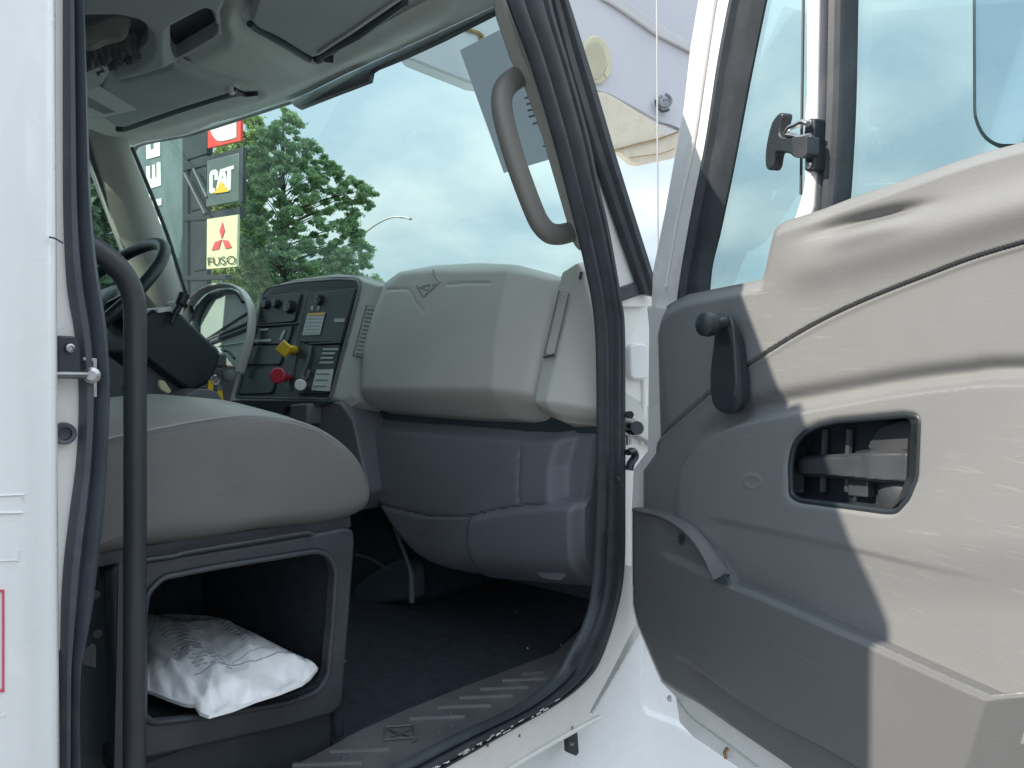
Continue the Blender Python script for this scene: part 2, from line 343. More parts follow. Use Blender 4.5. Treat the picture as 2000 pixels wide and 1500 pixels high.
# ---- front edge of the opening
RID = [(0, 0), (.05, .006), (.14, .012), (.24, .012), (.3, .004), (.36, .003), (.42, .010), (.55, .016), (.66, .016), (.72, .007), (.78, .006), (.84, .012), (.93, .012), (1, .002)]
fs = band('front_door_seal', [(978, -40), (1003, 30), (1040, 130), (1085, 280), (1122, 425), (1146, 525), (1163, 620), (1168, 750), (1167, 950), (1163, 1080), (1156, 1165), (1140, 1222), (1112, 1275), (1082, 1325), (1000, 1384), (880, 1440), (740, 1512), (620, 1575)],
          [(1062, -40), (1080, 40), (1112, 150), (1145, 272), (1163, 360), (1184, 450), (1207, 583), (1214, 640), (1215, 800), (1215, 960), (1214, 1100), (1200, 1188), (1170, 1282), (1137, 1330), (1080, 1374), (1000, 1420), (856, 1502), (740, 1575)], PY(.955), RID, M['rubber'], truck, 150, .004)
slab('pillar_paint_edge', [(1060, -60), (1090, -60), (1120, 60), (1182, 380), (1244, 552), (1262, 600), (1205, 600), (1200, 556), (1155, 340)], PY(.957), .01, M['jamb'], truck)
band('windshield_pillar_seal', [(1052, -50), (1072, 0), (1102, 120), (1146, 268), (1182, 378), (1226, 505), (1242, 550), (1250, 575)], [(1084, -50), (1103, 0), (1155, 160), (1198, 305), (1240, 440), (1262, 510), (1274, 550), (1280, 580)],
     PY(.950), [(0, 0), (.1, .009), (.3, .012), (.4, .004), (.5, .003), (.62, .012), (.85, .013), (1, .002)], M['rubber'], truck, 60, .003)
hp = slab('hinge_pillar', smoothpoly([(1195, 560), (1275, 560), (1275, 640), (1275, 900), (1262, 1050), (1262, 1160), (1240, 1222), (1200, 1300), (1182, 1262), (1199, 1180), (1205, 1100)], 4, keep=(0, 1, 2, 3, 4, 5, 6, 7, 8)), PY(.968), .006, M['jamb'], truck, .006)
slab('cross_strap', [(1200, 566), (1240, 552), (1272, 546), (1276, 570), (1240, 580), (1206, 592)], PY(.950), .02, M['rubber'], hp, .003)
slab('rubber_bumper', roundpoly([(1231, 671), (1266, 671), (1268, 741), (1233, 742)], 12), PY(.955), .02, M['pale'], hp, .004, seg=3)
tube('stamped_ridge', PY(.966).pts([(1256, 742), (1257, 800), (1252, 868)]), .006, M['jamb'], hp)
hg = slab('door_hinge', roundpoly([(1216, 806), (1224, 800), (1234, 812), (1250, 824), (1256, 834), (1254, 846), (1236, 848), (1234, 868), (1218, 872)], 3), PY(.950), .02, M['steel'], hp, .002)
lathe('bolt_head', [(0, -.006), (.008, -.006), (.008, .006), (0, .006)], PY(.940).at(1229, 810), (-.6, -.8, 0), M['black'], hp, 6)
lathe('hinge_knuckle', [(0, -.011), (.012, -.011), (.014, 0), (.012, .011), (0, .011)], PY(.938).at(1244, 836), (-.8, -.5, .2), M['black'], hp)
tube('check_strap', PY(.937).pts([(1226, 884), (1236, 880), (1240, 892), (1232, 905), (1229, 918)]), .009, M['black'], hp, ry=.006)
tube('hinge_arm', PY(.944).pts([(1218, 845), (1228, 850), (1246, 850)]), .004, M['steel'], hp)
tube('pin', PY(.941).pts([(1228, 852), (1228, 868)]), .005, M['steel'], hp, sm=0)
lathe('screw', [(0, 0), (.005, 0), (.004, .003), (0, .003)], PY(.932).at(1207, 935), (-.4, -1, 0), M['steel'], hp)
# rocker
rk = slab('rocker_panel', smoothpoly([(600, 1640), (740, 1560), (852, 1499), (1000, 1414), (1080, 1370), (1136, 1326), (1168, 1282), (1198, 1188), (1211, 1100), (1236, 1105), (1240, 1222), (1196, 1310), (1152, 1392), (1170, 1398), (1000, 1496), (860, 1580), (700, 1680)], 4, keep=(0, 8, 9, 10, 12, 13, 16)), PY(.948), .008, M['jamb'], truck, .005, seg=3)
tube('lower_flange', PY(.944).pts([(1172, 1401), (1100, 1440), (1000, 1499), (900, 1560)]), .004, M['jamb'], rk)
for x, y in ((1117, 1421), (952, 1456), (1014, 1437)): lathe('rivet', [(0, 0), (.003, 0), (.002, .002), (0, .002)], PY(.948).at(x, y), (0, -1, 0), M['rust'], rk, 8)
# wear on the lower seal: crumbs of exposed paint
v = []
for k in range(46):
    t = random.random(); x = 800+t*290; y = 1527-t*158+random.uniform(-4, 4); w = random.uniform(2, 11); h = random.uniform(1, 3)
    p = PY(.9385).pts([(x, y), (x+w, y-w*.55), (x+w+1, y-w*.55+h), (x+1, y+h)]); v.append((list(p), [(0, 1, 2, 3)]))
link('worn_paint', mesh(*join(v)), M['jamb'], rk)
# fender and lower cowl ahead of the door opening
def hfend(X, Y, d):
    h = .004*np.sin(X/55)*0
    a = np.array(roundpoly([(1254, 1270), (1272, 1240), (1420, 1330), (1400, 1470), (1330, 1420), (1252, 1392)], 22)); dd, _, _ = nearest(a, X, Y); ins = inside(a, X, Y)
    h = h-np.where(ins, .012*S(dd/9), 0)
    g = fx([(1120, 1420), (1150, 1392), (1200, 1310), (1240, 1240), (1300, 1130)]); dx = Y-g(X)
    h = h+.014*np.exp(-((dx)/9)**2)
    return h-.02*S((1190-X)/60)*0
fe = relief('fender', [(1222, 1170), (1320, 1120), (1600, 1300), (1800, 1700), (1000, 1700), (1060, 1460), (1150, 1372), (1190, 1290)], Plane((1.55, .98, 0), (-.55, -.83, .12)), hfend, 3, M['white'], truck, .05)
slab('bracket', roundpoly([(1108, 1434), (1128, 1428), (1131, 1470), (1126, 1477), (1110, 1470)], 3), PY(.985), .01, M['black'], fe, .001)
lathe('clip', [(0, 0), (.004, 0), (.003, .004), (0, .004)], PY(.975).at(1116, 1452), (0, -1, 0), M['steel'], fe, 10)
# step below the sill
box('side_step', (.5, .80, -1.02), (1.5, 1.15, -.96), M['galv'], truck, .006)
box('lower_sill', (.2, 1.02, -.95), (1.6, 1.10, -.66), M['white'], truck, .01)
# ---- cab shell: roof, rear wall, far wall, firewall
box('roof', (-.07, .945, .682), (1.13, 2.72, .715), M['white'], truck, .018, 4)
box('rear_wall', (-.06, .99, -.7), (0.0, 2.70, .66), M['head'], truck, .01)
box('firewall', (1.80, 1.0, -.75), (1.84, 2.70, -.05), M['dash_dark'], truck, .01)
box('floor_mat', (0.0, 1.02, -.72), (1.80, 2.68, -.635), M['carpet'], truck, .004)
box('bonnet', (1.66, 1.06, -.42), (3.0, 2.55, -.08), M['white'], truck, .05, 4)
# far wall = driver door with its window
fw_pl = PY(2.66)
wall = [(-.06, 2.66, -.7), (1.80, 2.66, -.7), (1.80, 2.66, -.03), (1.50, 2.66, .0)]
wall += [tuple(p) for p in fw_pl.pts([(366, 600), (300, 440), (228, 258)])]+[(.95, 2.66, .66), (-.06, 2.66, .66)]
hole = [tuple(p) for p in fw_pl.pts([(165, 262), (176, 300), (250, 496), (262, 528), (240, 566), (150, 600)])]+[(.30, 2.66, .0), (.30, 2.66, .56)]
dd = link('driver_door', prism3([wall, hole], (0, .05, 0)), M['dash_dark'], truck, .004)
tube('window_channel', fw_pl.off(.004).pts([(166, 268), (178, 304), (214, 402), (252, 500)]), .008, M['rubber_grey'], dd)
link('window_glass', prism3([[tuple(np.array(p)+[0, .02, 0]) for p in hole]], (0, .004, 0)), M['sideglass'], dd, 0)
box('door_pull', (.75, 2.60, -.28), (1.10, 2.658, -.22), M['black'], dd, .01)
# far windshield pillar trim (tan), rounded
Pp = PY(2.60)
band('driver_windshield_pillar', [(150, 190), (180, 250), (205, 330), (240, 440), (275, 520), (300, 600), (330, 660)], [(238, 190), (258, 280), (285, 350), (320, 440), (343, 510), (366, 590), (400, 680)],
     Pp, [(0, -.05), (.2, -.02), (.45, .006), (.7, .012), (.88, .004), (1, -.02)], M['dash'], truck, 40, .08)
tube('windshield_gasket', Pp.off(-.03).pts([(257, 287), (268, 312), (320, 440), (345, 515), (368, 588), (378, 612)]), .006, M['rubber'], truck)
# windshield glass
wp0, wp1, wp2 = PZ(.655).at(985, 6), PZ(.655).at(257, 285), np.array([1.62, 1.8, .02])
WS = Plane(wp0, np.cross(wp1-wp0, wp2-wp0)).off(-.045)
slab('windshield', [(235, 255), (500, 190), (985, -25), (1060, -30), (1180, 560), (1140, 640), (400, 660)], WS, .005, M['windshield'], truck, 0)
# ---- headliner, header trim
HZ = PZ(.66)
edge = HZ.pts([(150, 262), (177, 253), (257, 286), (282, 277), (340, 268), (365, 262), (417, 241), (467, 229), (520, 211), (567, 196), (604, 182), (673, 147), (735, 119), (917, 36), (985, 4), (1030, -20)])
hl = link('headliner', prism3([[tuple(p) for p in edge]+[(1.12, .96, .66), (-.02, .96, .66), (-.02, 2.66, .66)]], (0, 0, .02)), M['head'], truck, .003)
slab('header_trim', [(255, 290), (262, 283), (282, 277), (360, 262), (417, 240), (467, 228), (567, 194), (604, 181), (673, 146), (735, 118), (917, 35), (985, 2), (1005, -8), (1008, 0), (987, 11), (860, 76), (787, 110), (733, 132), (724, 138), (720, 157), (650, 184), (582, 211), (574, 207), (566, 198), (467, 231), (365, 264), (278, 280), (264, 286), (258, 296)],
     Plane(HZ.at(700, 140), (-.94, .1, .3)), .012, M['rubber'], hl, .001)
# overhead pads: sloped front pad, visors, bins
def hpad(X, Y, d): return .012*S(d/25)
relief('front_pad', smoothpoly([(262, 270), (345, 258), (420, 232), (560, 188), (640, 150), (735, 108), (850, 52), (900, 10), (860, -10), (690, 80), (640, 118), (610, 125), (560, 100), (500, 60), (470, 35), (500, -20), (440, -20), (425, 40), (428, 70), (345, 118), (470, 170), (500, 182), (460, 190), (250, 245)], 3), PZ(.652), hpad, 5, M['head'], hl, .01)
def hvis(X, Y, d): return .010*S(d/7)
vz = PZ(.628)
vs1 = relief('driver_sun_visor', roundpoly([(192, 168), (204, 140), (238, 148), (338, 120), (350, 124), (452, 166), (458, 176), (350, 210), (243, 247), (226, 246), (205, 230), (150, 225)], 6), vz, hvis, 3.5, M['visor'], truck, .014)
slab('warning_label', [(120, 190), (194, 169), (267, 214), (205, 229), (150, 226), (120, 210)], vz, .001, M['label'], vs1, 0, lift=.012)
slab('label_bar', [(130, 196), (172, 191), (224, 219), (203, 223), (180, 212)], vz, .001, M['grey_ink'], vs1, 0, lift=.0135)
lathe('visor_pivot', [(0, 0), (.008, 0), (.009, .012), (.004, .018), (0, .018)], vz.at(452, 170), (0, 0, -1), M['pale'], vs1, 12)
tube('visor_rod', vz.off(.006).pts([(456, 174), (478, 184), (502, 182)]), .006, M['black'], vs1)
vs2 = relief('passenger_sun_visor', roundpoly([(486, 30), (520, -60), (850, -60), (790, -8), (690, 62), (622, 106), (608, 108), (556, 74), (500, 48)], 9), PZ(.625), hvis, 3.5, M['visor'], truck, .016)
tube('visor_shadow_line', PZ(.634).pts([(622, 110), (700, 68), (790, 2)]), .009, M['panel'], vs2, sm=0, n=8)  # dark tubes drawn in place of the shadow along the visor edges
tube('visor_shadow_line', PZ(.630).pts([(488, 46), (500, 56), (556, 86), (604, 116)]), .007, M['panel'], vs2, sm=0, n=8)
tube('visor_shadow_line', PZ(.632).pts([(228, 252), (243, 252), (350, 215), (452, 182)]), .008, M['panel'], vs1, sm=0, n=8)
tube('visor_edge', PZ(.612).pts([(622, 104), (690, 60), (780, -2)]), .003, M['head'], vs2, sm=0)
lathe('visor_pivot', [(0, -.01), (.013, 0), (.012, .012), (.006, .016), (0, .016)], PZ(.64).at(622, 108), (0, 0, -1), M['black'], vs2, 12)
tube('visor_rod', PZ(.64).pts([(604, 98), (616, 110), (650, 116)]), .008, M['black'], vs2)
# overhead console with two open bins
cons = smoothpoly([(150, -60), (470, -60), (430, 20), (430, 62), (424, 74), (345, 120), (338, 122), (240, 150), (205, 132), (195, 124), (150, 135)], 4, keep=(0, 1, 9, 10))
bin1 = roundpoly([(120, 20), (230, 20), (272, 30), (292, 56), (290, 84), (258, 108), (200, 124), (120, 140)], 12)
bin2 = roundpoly([(332, 44), (402, 6), (412, 14), (427, 56), (422, 70), (342, 116), (332, 98)], 7)
oc = relief('overhead_console', cons, PZ(.612), lambda X, Y, d: .02*S(d/16), 3.5, M['visor'], truck, .03, holes=[bin1, bin2])
for nm, b in (('storage_bin', bin1), ('recess_panel', bin2)):  # flat panel behind each bin opening, black in the second recess
    slab(nm, b, PZ(.640), .004, M['black'] if nm == 'recess_panel' else M['dash_dark'], oc, 0)
slab('pillar_corner_trim', roundpoly([(168, 140), (206, 128), (214, 140), (196, 168), (160, 180)], 8), PZ(.60), .03, M['head'], hl, .008, seg=3)
# cloth bundle in the bin
bz = PZ(.632)
def hcl(X, Y, d): return .03*S(d/14)+.004*np.sin(X/4+Y/7)+.003*np.sin(X/2.3-Y/3)+.004*np.sin(Y/3.1+X/9)
cb = relief('rolled_cloth', smoothpoly([(140, 90), (180, 74), (222, 68), (262, 66), (288, 80), (282, 94), (250, 106), (205, 122), (140, 132)], 4), bz, hcl, 2.5, M['cloth'], None, .01)
tag(cb, 'dark crumpled cloth stuffed in the overhead storage bin', 'cloth')
ps = relief('folded_towel', smoothpoly([(140, 62), (185, 48), (225, 36), (252, 36), (256, 48), (240, 62), (205, 76), (140, 88)], 4), bz.off(-.002), lambda X, Y, d: .025*S(d/10)+.002*np.sin(X/9), 2.5, mat('towel', (.30, .29, .28), .95, var=.15, vscale=30, bump=.6, bscale=150), None, .01)
tag(ps, 'pale folded cloth roll above the dark cloth in the overhead bin', 'towel')

# ---- passenger side grab handle on the windshield pillar
PH = PY(1.03)
slab('pillar_inner_trim', [(980, -30), (1006, -30), (1030, 60), (1062, 150), (1100, 280), (1140, 420), (1152, 490), (1140, 470), (1120, 400), (1080, 260), (1048, 170), (1018, 108), (992, 30)], PY(1.0), .03, M['dash'], truck, .006)
gh = tube('pillar_grab_handle', PH.pts([(1064, 146), (1040, 142), (1012, 150), (986, 172), (980, 206), (990, 258), (1012, 330), (1040, 405), (1056, 438), (1076, 456), (1104, 456), (1148, 440)]), .0200, mat('handle_tan', (.26, .25, .235), .5, var=.05, bump=.2, bscale=500), truck, ry=.015, upv=(0, 1, 0), n=18, sq=2.6)
# ---- near grab bar behind the opening
PB = PY(1.02)
tube('grab_bar', PB.pts([(60, 440), (120, 452), (175, 480), (215, 508), (244, 540), (259, 575), (264, 615), (264, 700), (264, 1000), (263, 1300), (262, 1700)]), .0132, M['bar'], truck, n=20)

# ================= dashboard
DP = Plane((1.30, 1.4, -.1), (-.94, 0, .342))
def puff(a, w): return lambda X, Y, d: a*S(d/w)
# dash top deck reaching the glass
dk = link('dash_top', prism3([[(1.43, 1.0, .02), (1.66, 1.0, .02), (1.66, 2.62, .02), (1.43, 2.62, .02)]], (0, 0, -.05)), M['dash'], truck, .01)
cen = roundpoly([(446, 792), (452, 770), (466, 722), (484, 650), (500, 606), (514, 572), (534, 558), (580, 545), (660, 535), (712, 539), (754, 552), (762, 560), (745, 600), (718, 696), (712, 750), (706, 783), (680, 798), (646, 790)], 7)
scr = roundpoly([(459, 776), (480, 705), (500, 636), (514, 574), (524, 562), (580, 552), (660, 546), (698, 548), (702, 560), (690, 610), (644, 780)], 5)
cs = relief('centre_dash', cen, DP, puff(.012, 14), 3, M['dash'], truck, .25, holes=[scr])
DI = DP.off(.004)
ctl = slab('control_panel', scr, DI, .03, M['panel'], truck, .001)
tube('panel_trim', DP.off(.014).pts(scr), .003, M['dash_dark'], ctl, closed=True, sm=0)
def cpoly(nm, px, th, m, r=3, lift=.006, bev=.002, par=ctl): return slab(nm, roundpoly(px, r), DI, th, m, par, bev, lift=lift)
cpoly('gauge_module', [(514, 578), (588, 572), (574, 628), (503, 634)], .01, M['black'], 5)
cpoly('climate_controls', [(604, 573), (694, 562), (664, 668), (586, 668)], .012, M['panel'], 4, .010)
cpoly('radio', [(499, 642), (572, 636), (560, 672), (490, 672)], .01, M['black'], 3)
cpoly('blank_plate', [(487, 676), (556, 676), (546, 712), (478, 712)], .01, M['panel'], 4)
cpoly('lower_plate', [(478, 720), (545, 720), (530, 768), (464, 770)], .01, M['panel'], 6)
cpoly('switch_plate', [(600, 676), (664, 672), (640, 768), (580, 770)], .01, M['panel'], 4)
tube('panel_rib', DP.off(.012).pts([(601, 570), (588, 625), (572, 690), (560, 760)]), .003, M['dash_dark'], ctl, sm=0)
tube('panel_rib', DP.off(.012).pts([(499, 637), (582, 632)]), .003, M['black'], ctl, sm=0)
tube('panel_rib', DP.off(.012).pts([(604, 672), (668, 669)]), .003, M['black'], ctl, sm=0)
sp = tube('stalk_cradle', DP.off(.016).pts([(606, 676), (602, 700), (594, 722), (590, 736), (598, 738), (604, 722)]), .004, M['dash_dark'], ctl)
def dial(x, y, r, nm='dial'): return lathe(nm, [(0, .0), (r, 0), (r*.9, .012), (r*.5, .014), (0, .012)], DI.off(.006).at(x, y), DI.n+np.array([0, -.1, 0]), M['blackgloss'], ctl, 16)
dial(522, 596, .014); dial(542, 594, .014); dial(568, 600, .020); dial(628, 588, .016)
cpoly('instruction_card', [(600, 614), (634, 612), (624, 654), (590, 655)], .001, M['label'], 1, .013, 0)
cpoly('card_header', [(601, 612), (635, 610), (634, 614), (600, 616)], .001, M['amber'], .5, .0145, 0)
cpoly('notice_label', [(618, 722), (651, 721), (644, 764), (608, 762)], .001, M['label'], 1, .009, 0)
for k in range(3): cpoly('print_line', [(618-k*2.6, 729+k*12), (644-k*2.6, 729+k*12), (643-k*2.6, 731.5+k*12), (617-k*2.6, 731.5+k*12)], .0006, M['grey_ink'], .3, .0102, 0)
for k in range(5): cpoly('print_line', [(598-k*1.5+2, 621+k*7), (628-k*1.5, 620+k*7), (627.5-k*1.5, 622+k*7), (597.5-k*1.5+2, 623+k*7)], .0006, M['pale_ink'], .3, .0142, 0)
for k, (w, y0) in enumerate(((30, 680), (26, 688), (24, 697), (27, 706))): cpoly('print_line', [(631-k*2.2, y0), (631-k*2.2+w, y0), (630-k*2.2+w, y0+4), (630-k*2.2, y0+4)], .0006, M['pale_ink'], .3, .0085, 0)
cpoly('print_line', [(653, 622), (673, 622), (672, 629), (652, 629)], .0006, M['pale_ink'], .3, .0115, 0)
for x in (609, 621): cpoly('print_line', [(x-2, 598), (x+3, 597), (x+2, 606), (x-2, 606)], .0006, M['pale_ink'], .3, .0115, 0)
cpoly('print_line', [(498, 663), (530, 662), (529, 667), (497, 668)], .0006, M['pale_ink'], .3, .0085, 0)
cpoly('print_line', [(508, 642), (525, 641), (524, 645), (507, 646)], .0006, M['pale_ink'], .3, .0085, 0)
cpoly('print_line', [(552, 646), (558, 645), (550, 664), (545, 664)], .0006, M['pale_ink'], .3, .0085, 0)
for x, y in ((488, 685), (470, 703)): lathe('indicator', [(0, 0), (.004, 0), (.003, .004), (0, .004)], DI.off(.007).at(x, y), DI.n, M['pale'], ctl, 10)
# push-pull valve knobs: stem plus flared head
def knob(nm, x, y, hx, hy, col, R, yel=False):
    a = DI.off(.004).at(x, y); b = DI.off(.062).at(hx, hy); ax = b-a; L = np.linalg.norm(ax)
    o = lathe(nm, [(0, 0), (.011, 0), (.011, L*.35), (.0085, L*.5), (.010, L*.72), (R, L*.86), (R*1.02, L*.95), (R*.85, L), (0, L*1.0)], a, ax, M[col], ctl, 4 if yel else 20)
    return o
lathe('valve_knob', [(0, 0), (.012, 0), (.0125, .02), (.010, .03), (.0105, .034), (0, .034)], DI.off(.003).at(576, 684), DI.off(.06).at(556, 680)-DI.off(.003).at(576, 684), M['yellow'], ctl, 20)
knob('parking_valve_knob', 572, 684, 554, 681, 'yellow', .024, True)
knob('trailer_valve_knob', 562, 739, 541, 733, 'red', .021)
knob('aux_knob', 592, 752, 586, 752, 'pale', .015)
# passenger side dash pad
gl = roundpoly([(706, 784), (714, 740), (720, 690), (742, 612), (760, 556), (790, 530), (850, 513), (930, 506), (1000, 511), (1060, 522), (1096, 532), (1082, 600), (1062, 690), (1046, 760), (1038, 797), (1030, 802), (1000, 806), (900, 803), (800, 797), (716, 790)], 6)
xr = fx([(500, 1012), (600, 1000), (700, 990), (800, 974), (830, 970)])
def hglove(X, Y, d):
    h = .022*np.sqrt(np.clip(1-(1-np.clip(d/26, 0, 1))**2, 0, 1))
    t = (Y-505)/290
    h += .03*np.sin(np.clip(t, 0, 1)*math.pi)*.5 - .05*S((Y-762)/45) - .028*S((545-Y)/50)
    h -= np.clip(X-(1010-(Y-505)*.13), 0, 200)*.00050
    # pressed lines
    g1 = fx([(770, 577), (790, 575), (812, 575), (822, 582), (832, 600), (846, 618)]); g2 = fx([(890, 566), (930, 564), (975, 564)])
    h -= .0025*np.exp(-((Y-g1(X))/2.2)**2)*((X > 772) & (X < 848)); h -= .0025*np.exp(-((Y-g2(X))/2)**2)*((X > 890) & (X < 975))
    return h
gp = relief('passenger_dash_pad', gl, DP, hglove, 3, M['dash'], truck, .25)
def surfline(pts, r, pl, hf, poly, flat=None, sm=5):
    a = np.array(smoothpoly(pts, sm, False)) if sm else np.array(pts, float); d, _, _ = nearest(poly, a[:, 0], a[:, 1])
    return sweep((pl.at(a[:, 0], a[:, 1])+pl.n*(hf(a[:, 0], a[:, 1], d))[:, None]).tolist(), r, flat, n=6)
def gline(pts, r=.0018): return surfline([tuple(np.array(p)-0) for p in pts], r, DP, hglove, gl, sm=0)
link('diamond_emblem', fixn(mesh(*join([gline([(838, 572), (857, 566), (856, 578), (838, 572)]), gline([(833, 568), (848, 590), (876, 563), (864, 540)], .0028), gline([(861, 536), (866, 548), (878, 562)], .003), gline([(862, 568), (874, 564)], .002)]))), mat('emblem_grey', (.30, .30, .29), .5), gp)
# air vents with louvres
def vent(nm, quad, n, par, lift, m1, m2):
    Q = DP.off(lift); v = slab(nm, roundpoly(quad, 3), Q, .012, m1, par, .002)
    a, b, c, d = [np.array(q, float) for q in quad]
    parts = []
    for k in range(n):
        t = (k+.7)/(n+.4); l = a+(d-a)*t; r = b+(c-b)*t; l2 = l+(r-l)*.14; r2 = l+(r-l)*.86; h = (d-a)/n*.28
        me = Q.off(.0012).pts([l2, r2, r2+h, l2+h]); parts.append((list(me), [(0, 1, 2, 3)]))
    link('louvres', mesh(*join(parts)), m2, par); return v
vent('air_vent', [(716, 598), (740, 600), (714, 698), (690, 694)], 12, cs, .016, M['dash'], M['panel'])
# end cap by the door
ec = roundpoly([(1042, 798), (1050, 750), (1064, 690), (1082, 600), (1098, 532), (1120, 520), (1142, 510), (1152, 530), (1160, 600), (1172, 660), (1172, 812), (1082, 814)], 4)
xc = fx([(505, 1144), (560, 1131), (600, 1122), (700, 1098), (790, 1074), (820, 1070)])
def hcap(X, Y, d):
    x = X-np.interp(Y, [505, 560, 600, 700, 790, 820], [1140, 1128, 1120, 1098, 1076, 1072])
    return .018*S(d/9)-.0009*np.clip(-x, 0, 200)*.2-.0009*np.clip(x, 0, 200)*.75-.03*S((Y-785)/30)
cap = relief('dash_end_cap', ec, DP.off(-.004), hcap, 3, M['dash'], truck, .25)
vent('side_vent', [(1092, 570), (1110, 574), (1082, 694), (1064, 692)], 1, cap, .020, M['dash'], M['dash'])
tube('vent_rim', DP.off(.0225).pts([(1092, 568), (1111, 573), (1083, 695), (1063, 693)]), .0016, mat('trim_shadow', (.16, .16, .15), .6), cap, closed=True, sm=0, n=6)
tube('vent_rim', DP.off(.017).pts([(716, 596), (741, 599), (715, 700), (689, 696)]), .0014, M['dash_dark'], cs, closed=True, sm=0, n=6)
tube('vent_shadow_gap', DP.off(.022).pts([(1062, 698), (1072, 696), (1082, 692)]), .0022, M['panel'], cap, sm=0)
tube('trim_hole', DP.off(.016).pts([(1136, 532), (1133, 545)]), .0035, M['panel'], cap, sm=0)
# lower dash (dark)
lo = smoothpoly([(726, 817), (800, 824), (900, 831), (1000, 838), (1040, 842), (1110, 842), (1134, 836), (1178, 836), (1178, 1152), (1158, 1148), (1070, 1140), (985, 1128), (918, 1113), (858, 1080), (812, 1030), (770, 968), (742, 905)], 4, keep=(0, 7, 8))
def hlow(X, Y, d):
    h = .03*S(d/16)+.05*np.sin(np.clip((Y-815)/330, 0, 1)*math.pi*.8)
    sv = np.interp(Y, [820, 850, 900, 965], [1040, 1042, 1049, 1058]); h -= .004*np.exp(-((X-sv)/2.2)**2)*(Y < 968)
    s2 = np.interp(X, [760, 800, 880, 960, 1010, 1058, 1110, 1172], [960, 975, 992, 992, 980, 972, 967, 965]); h -= .005*np.exp(-((Y-s2)/2.4)**2)
    s3 = np.interp(Y, [985, 1010, 1060, 1120], [968, 960, 962, 975]); h -= .004*np.exp(-((X-s3)/2.2)**2)*(Y > 985)
    h += .012*S((Y-s2)/12)*S((X-s3)/10)
    # scooped corner at the right
    h -= .035*S((X-1104-np.abs(Y-900)*.12)/26)*S((966-Y)/5)*S((1180-X)/8)
    h -= .05*S((Y-1040)/110)**2
    return h
ld = relief('lower_dash', lo, Plane((1.37, 1.4, -.2), (-1, 0, -.12)), hlow, 4, M['dash_dark'], truck, .3)
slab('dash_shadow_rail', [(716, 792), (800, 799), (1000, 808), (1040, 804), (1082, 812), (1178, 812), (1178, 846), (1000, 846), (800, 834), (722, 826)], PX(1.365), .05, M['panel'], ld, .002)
slab('pressed_recess', roundpoly([(1035, 1106), (1062, 1112), (1085, 1108), (1105, 1124), (1095, 1134), (1060, 1130)], 4), PX(1.33), .01, M['dash_dark'], ld, .003)
# column-side console below the centre stack
slab('centre_console', roundpoly([(440, 790), (600, 786), (604, 790), (662, 784), (672, 796), (690, 822), (700, 870), (720, 960), (700, 1000), (440, 900)], 8), PX(1.27), .25, M['dash_dark'], truck, .006)
slab('console_tray', roundpoly([(452, 782), (640, 783), (636, 790), (560, 794), (552, 808), (450, 806)], 3), PX(1.25), .04, M['panel'], truck, .003)
slab('console_pod', roundpoly([(566, 790), (600, 788), (600, 830), (566, 830)], 5), PX(1.23), .05, M['dash_dark'], truck, .004)
# engine cover
ev = relief('engine_cover', smoothpoly([(640, 860), (728, 872), (740, 930), (770, 1020), (800, 1100), (806, 1130), (806, 1180), (740, 1192), (640, 1190)], 4, keep=(0, 7, 8)), PX(1.44), lambda X, Y, d: .02*S(d/10), 3, M['carpet'], truck, .4)
tube('cover_ridge', PX(1.40).pts([(722, 872), (738, 930), (764, 1010), (790, 1080), (800, 1112), (803, 1130), (804, 1176)]), .0065, M['dash_dark'], ev, taper=[.5]*10+[.8]*12+[1.1]*9)  # ridge coloured paler than the cover to show its lit edge
slab('cover_foot', smoothpoly([(690, 1150), (740, 1110), (776, 1092), (792, 1096), (803, 1120), (804, 1172), (760, 1178), (700, 1184)], 4, keep=(5,)), PX(1.40), .05, M['panel'], ev, .01, seg=3)
tube('cable', PX(1.36).pts([(696, 1084), (720, 1090), (745, 1104), (758, 1112)]), .004, M['frame'], ev)
# instrument cluster with its arched brow
IC = Plane((1.33, 2.15, .03), (-.94, 0, .342))
arch = [(372, 640), (380, 608), (398, 578), (424, 562), (446, 560), (468, 572), (486, 598), (494, 626), (490, 660), (478, 696), (466, 730)]
ins = slab('instrument_cluster', smoothpoly([(372, 620), (392, 582), (424, 564), (450, 562), (474, 578), (490, 604), (492, 640), (482, 690), (462, 720), (436, 690), (400, 660)], 4), IC, .02, M['lens'], truck, .002)
tube('cluster_brow', IC.off(.018).pts([(360, 622), (368, 602), (386, 577), (412, 561), (444, 557), (468, 565), (484, 586), (492, 614), (490, 650), (482, 684), (468, 728)]), .0055, M['dash'], ins, ry=.014, upv=(-.94, 0, .342), n=14, sq=3)
tube('brow_lining', IC.off(.010).pts([(382, 648), (384, 624), (396, 596), (416, 576), (444, 569), (462, 573), (474, 590)]), .0075, M['panel'], ins, ry=.012, upv=(-.94, 0, .342), n=12, taper=[1.5]*10+[1.1]*8+[.6]*13)
for a, b, r in (((404, 662), (488, 608), .0035), ((408, 664), (490, 628), .006), ((414, 668), (488, 640), .008), ((424, 676), (484, 668), .002)):
    tube('lens_reflection', IC.off(.003).pts([a, b]), r, M['dash_dark'] if r > .003 else M['pale'], ins, sm=0, n=8)  # lines reflected in the lens, drawn as solid strips
tube('wire', IC.off(.04).pts([(438, 684), (448, 688), (458, 700)]), .004, M['black'], ins)
